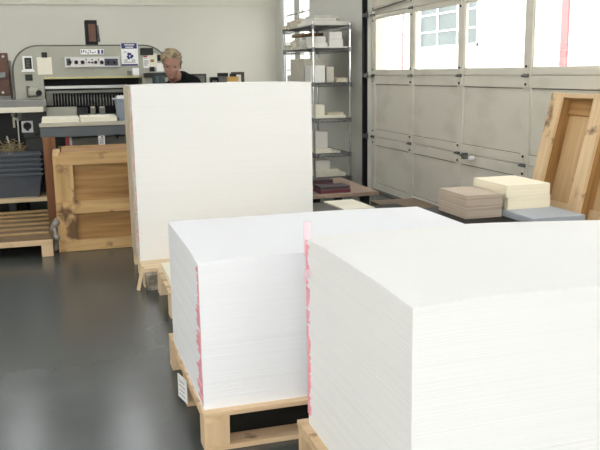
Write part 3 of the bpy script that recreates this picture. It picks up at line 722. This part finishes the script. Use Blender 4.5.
flat('white_label', 'plain white label beside the grey socket', 'label', 132.5, 139, 68, 75.4, 'white')
# right hand end: shelf arm with jars
q = tag(bx(145.5, 170, 72.6, 77.5, MY - .20, MY - .003).build('dark_tray', 'machine_dark', loc=(1.0, MY - .1, 1.39), bevel=.004), 'dark shallow tray fixed to the cutter beside the person', 'tray')
# things on the cutter's table
def pile(name, label, cat, px0, px1, py0, py1, ya, yb, ma, layers, group=None):
    a = onY(px0, py1, ya)[0]; b = onY(px1, py1, ya)[0]; zt = onY((px0 + px1) / 2, py0, ya)[1]
    return paper_stack(name, label, a, b, ya, yb, tz, zt, ma, layers, n=4, jit=.0015, cat=cat, group=group)
pile('paper_pile', 'low pile of ivory paper on the front of the cutter table, nearer the switch', 'paper pile', 42, 79.5, 118.6, 122.3, 7.56, 8.05, 'ivory', 8)
pile('paper_pile', 'low pile of ivory paper on the cutter table, nearer the blue-grey bin', 'paper pile', 81, 117, 117.0, 122.3, 7.56, 8.05, 'ivory', 10)
bg = bx(46.5, 77, 107.5, 116.5, 8.45, 8.65, 8.45); zl = min(v[2] for v in bg.v); bg.box(min(v[0] for v in bg.v) + .01, max(v[0] for v in bg.v) - .01, 8.46, 8.64, tz, zl + .001); q = bg.build('back_gauge', 'machine', pc, .004)
g2 = bx(77.5, 88, 108, 118, 8.4, 8.55, 8.4); xa, xb, zt = g2.v[0][0], g2.v[1][0], g2.v[6][2]; tag(B(xa, xb, 8.4, 8.55, tz, zt).build('metal_box', 'machine_dark', loc=(xa, 8.47, tz), bevel=.004), 'dark metal box on the cutter table beside the glass jars', 'box')
for pa, pb, lab in ((90, 95.5, 'grey glass jar beside the dark metal box on the cutter table'), (99, 105, 'grey glass jar nearer the blue-grey bin on the cutter table')):
    xa, z1 = onY(pa, 108, 8.4); xb, _ = onY(pb, 108, 8.4); xc, rr = (xa + xb) / 2, (xb - xa) / 2
    jo = tag(MB().cyl((xc, 8.4, tz), (xc, 8.4, z1), rr, rr, 14).build('glass_jar', 'panelgrey', loc=(xc, 8.4, tz)), lab, 'jar')
    MB().cyl((xc, 8.4, z1), (xc, 8.4, z1 + .014), rr * .9, rr * .9, 14).build('lid', 'box_beige', jo)
# blue-grey bin with paper
xa, zt = onY(116, 100.5, 7.6); xb = onY(131, 100.5, 7.6)[0]
bn = thing('plastic_bin', 'blue-grey plastic bin with paper sticking out on the cutter table', 'bin', ((xa + xb) / 2, 7.75, tz))
k = MB(); k.add([(xa + .02, 7.62, tz), (xb - .02, 7.62, tz), (xb - .02, 7.86, tz), (xa + .02, 7.86, tz), (xa, 7.60, zt), (xb, 7.60, zt), (xb, 7.88, zt), (xa, 7.88, zt)], [(0, 3, 2, 1), (4, 5, 6, 7), (0, 1, 5, 4), (1, 2, 6, 5), (2, 3, 7, 6), (3, 0, 4, 7)])
k.build('tub', 'binpl', bn, .006)
k = MB(); k.box(xa - .02, xb + .02, 7.59, 7.89, zt, zt + .016); k.build('rim', 'binpl', bn, .006)
k = MB(); k.box(xa + .02, xb - .01, 7.62, 7.84, zt + .016, zt + .040); k.build('paper', 'white', bn)
q = bx(66, 72, 137.5, 145.5, 7.712, 7.729, 7.712); q = tag(q.build('warning_label', 'white', loc=(q.v[0][0], 7.72, q.v[0][2])), 'white and red sticker at the corner of the cutter lower panel', 'sticker'); bx(65.8, 69.4, 137, 145.5, 7.709, 7.713, 7.712).build('red_half', 'red', q)
q = bx(98.5, 105, 135.8, 146, 7.472, 7.479, 7.472); q = tag(q.build('maker_label', 'white', loc=(q.v[0][0], 7.475, q.v[0][2])), 'white printed label hanging from the blue-grey apron', 'label')
k = MB()
for py in (139, 141, 143): x0_, z0_ = onY(99.6, py, 7.47); x1_, _ = onY(103.8, py, 7.47); k.box(x0_, x1_, 7.469, 7.473, z0_ - .004, z0_ + .004)
x0_, z0_ = onY(101, 137.6, 7.47); x1_, z1_ = onY(103.4, 136.2, 7.47); k.box(x0_, x1_, 7.469, 7.473, z0_, z1_); k.build('print_line', 'bluegrey', q)
k = MB(); x, z = onY(117, 135, 7.47); k.box(x - .03, x + .03, 7.44, 7.48, z - .008, z + .006); k.box(x - .008, x + .008, 7.44, 7.48, z - .03, z); k.build('clamp_catch', 'black', ap)
# teal jar beside the person, on the right hand wing of the table
x, zt2 = onY(158.5, 76, 8.0)
j = tag(MB().cyl((x, 8.0, tz + .0), (x, 8.0, zt2), .058, .064, 18).build('tall_jar', 'teal', loc=(x, 8.0, tz)), 'wide dark teal jar of tools beside the person', 'jar')
k = MB()
for q in range(7): a = q * .9; k.cyl((x + .02 * math.cos(a), 8.0 + .02 * math.sin(a), zt2 - .05), (x + .03 * math.cos(a), 8.0 + .03 * math.sin(a), zt2 + .012 + .008 * (q % 3)), .006, n=6)
k.build('tool_handle', 'teal', j)
B(1.0, 1.22, 7.75, 8.7, tz - .03, tz).build('side_wing', 'silver', pc, .003)
B(1.08, 1.18, 7.85, 7.95, 0, tz - .03).build('wing_leg', 'machine_dark', pc)

# second machine and bench at the left
cb = thing('upright_machine', 'pale grey upright machine panel carrying a brown plate beside the cutter', 'machine', (-.9, 9.2, 0))
xa = onY(14.2, 75, 9.0)[0] - .04; zt = onY(5, 50, 9.0)[1]
B(-1.5, xa, 9.0, 9.45, 0, onY(5, 60, 9.0)[1]).build('cabinet', 'machine', cb, .01)
bp_ = MB(); x1_ = onY(8, 60, 8.98)[0]; zt = onY(5, 53, 8.98)[1]; zb = onY(5, 95.5, 8.98)[1]; bp_.box(-1.2, x1_, 8.96, 9.0, zb, zt); bpo = bp_.build('brown_plate', 'brown', cb, .004)
k = MB()
for py in (56.5, 92.5): x, z = onY(3, py, 8.96); k.cyl((x, 8.96, z), (x, 8.95, z), .013, n=10)
k.build('screw', 'white', bpo); k = MB(); x, z = onY(4, 75, 8.96); k.box(x - .3, x + .02, 8.93, 8.96, z - .03, z + .03); k.build('clamp_bar', 'steel', bpo, .004)
wb = thing('work_bench', 'long grey-topped side bench with a pale front edge beside the cutter', 'bench', (-.9, 8.45, 0))
xb = onY(46, 103, 8.2)[0]; z1 = onY(20, 98, 8.6)[1]; z0 = onY(20, 107.2, 8.20)[1]; z2 = onY(20, 112.6, 8.20)[1]
mb = MB(); mb.add([(-1.9, 8.20, z0), (xb, 8.20, z0), (xb, 8.66, z0), (-1.9, 8.66, z0), (-1.9, 8.22, z0 + .06), (xb, 8.22, z0 + .06), (xb, 8.66, z0 + .06), (-1.9, 8.66, z0 + .06)], [(0, 3, 2, 1), (4, 5, 6, 7), (0, 1, 5, 4), (1, 2, 6, 5), (2, 3, 7, 6), (3, 0, 4, 7)])
mb.build('bench_top', 'bench_grey', wb, .006)
B(-1.9, xb - .03, 8.19, 8.24, z2, z0).build('front_edge', 'ivory', wb, .003)
for x in (-1.85, -.9): 
    for y in (8.26, 8.56): B(x, x + .06, y, y + .06, 0, z0).build('leg', 'machine_dark', wb)
B(-1.85, -.43, 8.56, 8.64, .02, z0 - .02).build('back_panel', 'black', wb)
k = MB(); x, z = onY(12.5, 122, 8.3)
k.ball((x, 8.52, z + .06), .022, n=8); k.cyl((x, 8.52, z - .07), (x, 8.52, z + .06), .012); k.ball((x + .025, 8.52, z + .02), .018, n=8); k.build('hook', 'note', wb, smooth=True)
x, z = onY(6, 135, 8.4); MB().cyl((x, 8.50, z - .02), (x + .05, 8.52, z - .25), .009).build('hose', 'note', wb)
x0_, z0_ = onY(14, 151, 8.45)
k = MB(); rnd = random.Random(9)
for q in range(110):
    a = Vector((x0_ + rnd.uniform(-.12, .10), 8.46 + rnd.uniform(-.05, .07), .64 + abs(rnd.gauss(0, .06)))); d = Vector((rnd.uniform(-1, 1), rnd.uniform(-.5, .5), rnd.uniform(-.5, .7))).normalized()
    k.cyl(a - d * .05, a + d * .05, .0035, n=5)
tb = thing('trimmings_crate', 'dark crate of straw-coloured paper trimmings under the bench', 'crate', (x0_, 8.45, 0))
B(x0_ - .18, x0_ + .07, 8.49, 8.54, 0, .635).build('crate_body', 'black', tb); tag(k.build('trimmings', 'straw', tb), kind='stuff')

# ------------------------------------------------------------------- cabinet at the back wall with things on it
ct = 1.235
cb2 = thing('back_cabinet', 'grey cabinet at the back wall, mostly hidden behind the tallest stack', 'cabinet', (2.2, 12.1, 0))
B(1.45, 2.95, 11.8, 12.45, .05, ct - .03).build('body', 'cab', cb2, .005); B(1.43, 2.97, 11.78, 12.47, ct - .03, ct).build('top', 'cab', cb2, .004)
for k_ in range(3): d = B(1.47 + .49 * k_, 1.935 + .49 * k_, 11.785, 11.80, .1, ct - .06).build('cabinet_door', 'cab', cb2, .003); B(1.86 + .49 * k_, 1.875 + .49 * k_, 11.76, 11.785, .6, .75).build('handle', 'silver', d)
B(1.45, 2.95, 11.82, 12.43, 0, .05).build('plinth', 'black', cb2)
def stand(name, label, cat, px0, px1, py0, y, ma, th=.05, bevel=.004):
    x0_ = onY(px0, 80, y)[0]; x1_ = onY(px1, 80, y)[0]; zt = onY((px0 + px1) / 2, py0, y)[1]
    r_ = B(x0_, x1_, y, y + th, ct, zt).build(name, ma, loc=((x0_ + x1_) / 2, y, ct), bevel=bevel); return tag(r_, label, cat), x0_, x1_, zt
q, a, b, z = stand('picture_frame', 'dark picture frame with a grey photo next to the person on the cabinet', 'picture frame', 191, 206.5, 73.8, 12.0, 'darkwood')
B(a + .03, b - .025, 11.994, 12.002, ct + .02, z - .03).build('photo', 'greyphoto', q); B(a + .03, a + .075, 11.99, 11.996, ct + .02, z - .03).build('mount', 'ivory', q)
q, a, b, z = stand('black_case', 'small black case with rounded top between the frames on the cabinet', 'box', 210.5, 219, 77, 12.0, 'black', .1, .02)
B(a + .03, b - .03, 11.994, 12.002, ct + .01, z - .05).build('grille', 'greyphoto', q)
q, a, b, z = stand('file_box', 'dark topped grey file box beside the orange packet on the cabinet', 'box', 219.3, 228, 73, 11.95, 'greyphoto', .12)
B(a - .004, b + .004, 11.945, 12.075, z - .05, z + .002).build('lid', 'machine_dark', q)
q, a, b, z = stand('paper_packet', 'orange packet standing before a dark frame on the cabinet', 'packet', 227.5, 238.5, 76.5, 11.90, 'orange', .04)
B(a, b, 11.898, 11.901, ct, ct + .07).build('label_strip', 'note', q); B(a + .04, b - .03, 11.905, 11.935, z, z + .04).build('packet_top', 'machine_dark', q)
q, a, b, z = stand('picture_frame', 'dark frame with white mount behind the orange packet', 'picture frame', 231.5, 244.5, 72, 12.08, 'darkwood', .05)
B(a + .02, b - .055, 12.073, 12.082, ct + .01, z - .04).build('mount', 'white', q)

# ------------------------------------------------------------------- wire shelf unit
SX0, SX1, SY0, SY1 = 2.913, 3.373, 9.10, 10.36
lv = [1.967, 1.704, 1.297, .872, .451, .159]
wsf = thing('wire_shelf_unit', 'tall chrome wire shelf unit loaded with paper by the roll-up door', 'shelf unit', ((SX0 + SX1) / 2, 9.7, 0))
for x in (SX0, SX1):
    for y in (SY0, SY1):
        k = MB(); k.cyl((x, y, .02), (x, y, 1.995), .0135); po_ = k.build('post', 'chrome', wsf, smooth=False); MB().cyl((x, y, 0), (x, y, .022), .02).build('foot', 'black', po_)
        for z in lv: k = MB(); k.cyl((x, y, z - .045), (x, y, z + .008), .021); k.build('collar', 'wire', po_)
for z in lv:
    k = MB()
    for x in (SX0, SX1):
        for dz in (0, -.038): k.cyl((x, SY0, z + dz - .004), (x, SY1, z + dz - .004), .005, n=6)
    for y in (SY0, SY1):
        for dz in (0, -.038): k.cyl((SX0, y, z + dz - .004), (SX1, y, z + dz - .004), .005, n=6)
    y = SY0 + .03
    while y < SY1: k.cyl((SX0, y, z - .002), (SX1, y, z - .002), .0028, n=5); y += .03
    for x in (SX0 + .16, SX1 - .16): k.cyl((x, SY0, z - .006), (x, SY1, z - .006), .004, n=5)
    for x in (SX0, SX1):
        q = 0; y = SY0
        while y < SY1 - .03: k.cyl((x, y, z - (.042 if q % 2 else .004)), (x, y + .04, z - (.004 if q % 2 else .042)), .003, n=5); y += .04; q += 1
    q = 0; x = SX0
    while x < SX1 - .03: k.cyl((x, SY0, z - (.042 if q % 2 else .004)), (x + .035, SY0, z - (.004 if q % 2 else .042)), .003, n=5); x += .035; q += 1
    k.build('wire_shelf', 'wire', wsf)
def item(name, label, cat, x0, x1, y0, y1, lev, z0, h_, ma, bev=.006, soft=0, group=None):
    zb = lv[lev] + .001 + z0; x0, x1 = (SX0 + (q - 2.92) * .94 for q in (x0, x1)); y0, y1 = (SY0 + (q - 8.60) * 1.05 for q in (y0, y1))
    if soft:
        mb = MB(); nx = 6
        vs, fs = [], []
        bm = bmesh.new(); bmesh.ops.create_cube(bm, size=1); bmesh.ops.subdivide_edges(bm, edges=bm.edges[:], cuts=4, use_grid_fill=True)
        rr = random.Random(hash(label) % 999)
        rr = random.Random(sum(map(ord, label)))
        for v in bm.verts:
            c = v.co.copy(); pin = 1 - .10 * soft * (abs(c.x * 2) ** 3 * abs(c.y * 2) ** 3); 
            zz = (c.z + .5) * h_ * (1 - .25 * soft * max(abs(c.x * 2), abs(c.y * 2)) ** 4 * (1 if c.z > 0 else 0)) + (rr.uniform(-.01, .01) * soft if c.z > .3 else 0)
            vs.append(((x0 + x1) / 2 + c.x * (x1 - x0) * pin + rr.uniform(-.006, .006) * soft, (y0 + y1) / 2 + c.y * (y1 - y0) * pin + rr.uniform(-.006, .006) * soft, zb + max(0, zz)))
        bm.verts.index_update(); fs = [tuple(v.index for v in f.verts) for f in bm.faces]; bm.free()
        mb.add(vs, fs); o = mb.build(name, ma, loc=((x0 + x1) / 2, (y0 + y1) / 2, zb), bevel=0)
    else: o = B(x0, x1, y0, y1, zb, zb + h_).build(name, ma, loc=((x0 + x1) / 2, (y0 + y1) / 2, zb), bevel=bev)
    return tag(o, label, cat, group)
# top shelf
item('board_sheet', 'long pale board sheet lying lowest on the top shelf', 'board', 2.90, 3.40, 8.62, 9.15, 0, 0, .045, 'box_pink')
item('paper_package', 'flat white package on the top shelf near the door end', 'package', 2.93, 3.24, 8.63, 9.08, 0, .047, .035, 'box_white')
item('paper_package', 'grey-wrapped package lying highest on the top shelf', 'package', 2.96, 3.30, 8.66, 9.06, 0, .083, .04, 'pack_grey', soft=.5)
item('paper_package', 'tan wrapped package in the middle of the top shelf', 'package', 2.89, 3.30, 9.17, 9.50, 0, 0, .115, 'pack_tan', soft=1)
item('paper_package', 'small flat tan package at the window end of the top shelf', 'package', 2.86, 3.28, 9.52, 9.765, 0, 0, .06, 'pack_tan', soft=1)
item('paper_package', 'small grey package on the flat tan one at the top shelf end', 'package', 2.94, 3.20, 9.53, 9.76, 0, .062, .045, 'pack_grey', soft=1)
# second shelf
item('board_sheet', 'thin white sheet lying under the boxes on the second shelf', 'board', 2.93, 3.40, 8.62, 8.84, 1, 0, .016, 'box_white', .002)
item('paper_pile', 'white paper pile beside the small boxes on the second shelf', 'paper pile', 2.935, 3.12, 8.63, 8.90, 1, .018, .045, 'box_pink', .003)
item('paper_pile', 'upper white paper pile set askew on the second shelf', 'paper pile', 2.94, 3.10, 8.64, 8.94, 1, .064, .07, 'box_white', .003)
item('paper_box', 'lower of the two small white boxes on the second shelf', 'box', 3.15, 3.335, 8.64, 8.88, 1, .018, .085, 'box_white')
item('paper_box', 'upper of the two small white boxes on the second shelf', 'box', 3.155, 3.325, 8.65, 8.87, 1, .104, .085, 'box_white')
item('paper_package', 'rounded grey-wrapped package behind the white piles on the second shelf', 'package', 2.90, 3.20, 8.96, 9.22, 1, 0, .15, 'pack_grey', soft=1)
item('paper_package', 'tan-wrapped package in the middle of the second shelf', 'package', 2.89, 3.20, 9.25, 9.48, 1, 0, .13, 'pack_tan', soft=1)
item('paper_package', 'flat board on top of the packages of the second shelf', 'package', 2.92, 3.25, 9.02, 9.46, 1, .155, .035, 'slaty', .003)
item('paper_package', 'low grey package at the window end of the second shelf', 'package', 2.88, 3.20, 9.50, 9.76, 1, 0, .085, 'pack_grey', soft=1)
# third
item('paper_box', 'white box at the front corner of the third shelf', 'box', 2.895, 3.085, 8.63, 8.86, 2, 0, .205, 'box_white')
item('paper_box', 'large beige box behind the white one on the third shelf', 'box', 2.90, 3.22, 8.92, 9.48, 2, 0, .29, 'box_beige')
item('paper_box', 'beige box right of the white one on the third shelf', 'box', 3.12, 3.22, 8.67, 8.88, 2, 0, .185, 'box_beige')
item('paper_package', 'small grey package at the window end of the third shelf', 'package', 2.93, 3.2, 9.52, 9.76, 2, 0, .10, 'pack_grey', soft=1)
item('envelope_bundle', 'flat tan bundle at the wall side of the third shelf', 'bundle', 3.24, 3.40, 8.63, 8.90, 2, 0, .06, 'pack_tan', soft=.7)
# fourth
item('board_sheet', 'flat cream sheets under the box of the fourth shelf', 'board', 2.95, 3.36, 8.62, 8.92, 3, 0, .035, 'ivory', .003)
item('paper_box', 'cream lidded box on the fourth shelf', 'box', 2.955, 3.08, 8.64, 8.86, 3, .036, .125, 'ivory'); item('envelope_bundle', 'tan flat bundle beside the cream box on the fourth shelf', 'bundle', 3.12, 3.35, 8.65, 8.90, 3, .036, .03, 'pack_tan', soft=.6)
# fifth
item('board_sheet', 'wide cream sheets under the tall pile of the fifth shelf', 'board', 2.94, 3.28, 8.61, 8.95, 4, 0, .025, 'ivory', .003)
item('board_sheet', 'narrower cream sheets over the wide ones on the fifth shelf', 'board', 2.94, 3.16, 8.62, 8.92, 4, .026, .03, 'ivory', .003)
item('paper_pile', 'tall white paper pile on the fifth shelf', 'paper pile', 2.945, 3.11, 8.63, 8.88, 4, .057, .20, 'box_pink', .003)
# bottom
item('board_sheet', 'wide cream sheets lying lowest on the bottom shelf', 'board', 2.95, 3.36, 8.63, 8.98, 5, 0, .04, 'ivory', .003)
item('board_sheet', 'cream sheets over the widest ones on the bottom shelf', 'board', 2.93, 3.26, 8.62, 8.96, 5, .041, .05, 'ivory', .003)
item('paper_pile', 'squat white paper pile on the bottom shelf', 'paper pile', 2.94, 3.15, 8.64, 8.90, 5, .092, .11, 'box_pink', .003)

# ------------------------------------------------------------------- low brown table with trays
lt = thing('low_table', 'low table with a brown board top before the wire shelf', 'table', (2.42, 7.1, 0))
B(2.10, 2.735, 6.62, 7.66, .315, .35).build('table_top', 'tabletop', lt, .004)
for x in (2.14, 2.62):
    for y in (6.75, 7.5): B(x, x + .07, y, y + .07, 0, .315).build('leg', 'machine_dark', lt)
B(2.16, 2.67, 6.8, 7.5, .10, .13).build('under_shelf', 'black', lt)
def tray(label, x0, x1, y0, y1, rz):
    c = Vector(((x0 + x1) / 2, (y0 + y1) / 2, .35)); t = thing('shallow_tray', label, 'tray', c)
    k = MB(); k.rbox(c + Vector((0, 0, .016)), x1 - x0, y1 - y0, .032, rz=rz); k.build('lower_body', 'maroon', t, .004)
    k = MB(); k.rbox(c + Vector((0, 0, .047)), x1 - x0 - .01, y1 - y0 - .01, .030, rz=rz); k.build('cover', 'trayblack', t, .004)
tray('long maroon and black tray at the front edge of the brown table', 2.18, 2.475, 6.67, 6.87, R(2))
tray('maroon and black tray further back on the brown table', 2.13, 2.47, 7.12, 7.34, R(0))
pst = paper_stack('board_stack', 'stack of grey-edged board on the floor before the brown table', 1.94, 2.52, 6.06, 6.60, .0, .285, 'board_edge', 24, n=6, jit=.010, cat='board stack')
wsht = MB().rbox((2.335, 6.345, .292), .275, .48, .014, rz=R(3)).build('white_sheet', 'ivory', loc=(2.335, 6.345, .285)); tag(wsht, 'single ivory sheet lying on the stack of grey-edged board', 'sheet')
dbx = B(2.58, 2.86, 6.12, 6.5, 0, .25).build('dark_carton', 'black', loc=(2.72, 6.3, 0), bevel=.006); tag(dbx, 'dark carton beside the grey-edged board by the door', 'carton')
flb = B(2.92, 3.40, 6.7, 7.3, 0, .15).build('flat_carton', 'carton', loc=(3.15, 7.0, 0), bevel=.004); tag(flb, 'flat brown carton on the floor near the roll-up door', 'carton')

# ------------------------------------------------------------------- platform with kraft and cream blocks
bt = thing('black_platform', 'low black-topped platform under the kraft and cream paper blocks', 'platform', (2.67, 4.4, 0))
B(2.30, 3.035, 3.98, 4.86, .47, .503).build('platform_top', 'black', bt, .004)
for x in (2.34, 2.92):
    for y in (4.02, 4.74): B(x, x + .07, y, y + .07, 0, .47).build('leg', 'machine_dark', bt)
B(2.36, 2.97, 4.06, 4.78, .12, .15).build('under_shelf', 'machine_dark', bt)
paper_stack('kraft_block', 'lower of two blocks of brown kraft board by the roll-up door', 2.398, 2.655, 4.385, 4.76, .503, .570, 'kraft', 26, n=6, jit=.002, cat='kraft board')
paper_stack('kraft_block', 'upper of two blocks of brown kraft board by the roll-up door', 2.40, 2.657, 4.39, 4.76, .571, .650, 'kraft', 26, n=6, jit=.002, cat='kraft board')
gb = B(2.668, 3.03, 4.05, 4.80, .503, .545).build('grey_board_stack', 'greyboard', loc=(2.85, 4.42, .503), bevel=.003); tag(gb, 'flat blue-grey boards under the cream paper blocks', 'board stack')
paper_stack('cream_block', 'lower of two blocks of cream paper before the leaning crate', 2.69, 3.0, 4.375, 4.79, .545, .622, 'cream', 24, n=6, jit=.001, cat='cream paper')
paper_stack('cream_block', 'upper of two blocks of cream paper before the leaning crate', 2.675, 2.99, 4.37, 4.795, .623, .702, 'cream', 24, n=6, jit=.001, cat='cream paper')

# ------------------------------------------------------------------- leaning crate lid at the door (built upright, then tilted)
ll = thing('leaning_crate', 'open pine crate with plywood back leaning against the roll-up door', 'crate', (3.083, 4.3, .004))
X0 = 3.083; ya, yb, H_ = 3.65, 4.95, 1.287
def plank(x0, x1, y0, y1, z0, z1, ma, nm='plank'): return B(x0, x1, y0, y1, z0 + .004, z1 + .004).build(nm, ma, ll, .003)
plank(X0 + .105, X0 + .12, ya, yb, .0, H_, 'lidply', 'back_panel')
for y0_, y1_ in ((yb - .125, yb), (yb - .60, yb - .475), (ya, ya + .125)): plank(X0, X0 + .024, y0_, y1_, 0, H_, 'lidz', 'face_plank')
for y in (yb - .125, yb - .60, yb - .475 - .028, ya + .097): plank(X0 + .024, X0 + .165, y, y + .028, 0, H_, 'plyz', 'side_board')
plank(X0 + .024, X0 + .105, ya, yb, H_ - .03, H_, 'lidy', 'end_board'); plank(X0 + .024, X0 + .105, ya + .03, yb - .03, 0, .03, 'lidy', 'end_board')
plank(X0 + .085, X0 + .105, yb - .475, yb - .125, H_ - .14, H_ - .03, 'plyy', 'cross_board'); plank(X0 + .085, X0 + .105, yb - .475, yb - .125, .42, .54, 'lidy', 'cross_board')
plank(X0 + .085, X0 + .105, ya + .03, yb - .505, H_ - .14, H_ - .03, 'plyy', 'cross_board'); plank(X0 + .085, X0 + .105, ya + .03, yb - .505, .42, .54, 'lidy', 'cross_board')
ll.rotation_euler = (0, R(12.8), 0)

# ------------------------------------------------------------------- light
sun = bpy.data.lights.new('sun', 'SUN'); sun.energy = 3; sun.angle = R(1); sun.color = (1, .97, .92)
so = bpy.data.objects.new('sun', sun); COL.objects.link(so); so.rotation_euler = Vector((.72, .10, -.85)).to_track_quat('-Z', 'Y').to_euler()
wd = bpy.data.worlds.new('world'); S.world = wd; wd.use_nodes = True; nt = wd.node_tree; bgn = nt.nodes['Background']
sky = nt.nodes.new('ShaderNodeTexSky'); sky.sky_type = 'HOSEK_WILKIE'; sky.sun_direction = Vector((-.72, -.10, .85)).normalized(); sky.turbidity = 8; sky.ground_albedo = .4
mxn = nt.nodes.new('ShaderNodeMix'); mxn.data_type = 'RGBA'; mxn.inputs[0].default_value = .85; mxn.inputs[7].default_value = (1, .975, .945, 1)
nt.links.new(sky.outputs[0], mxn.inputs[6]); nt.links.new(mxn.outputs[2], bgn.inputs[0]); bgn.inputs[1].default_value = 3.2

vs_ = S.view_settings; S.display_settings.display_device = 'sRGB'; vs_.view_transform = 'Standard'; vs_.look = 'None'; vs_.gamma = 1; vs_.use_curve_mapping = False; vs_.exposure = 1.08
S.cycles.use_denoising = True
S.cycles.max_bounces = 8; S.cycles.diffuse_bounces = 5; S.cycles.sample_clamp_indirect = 6
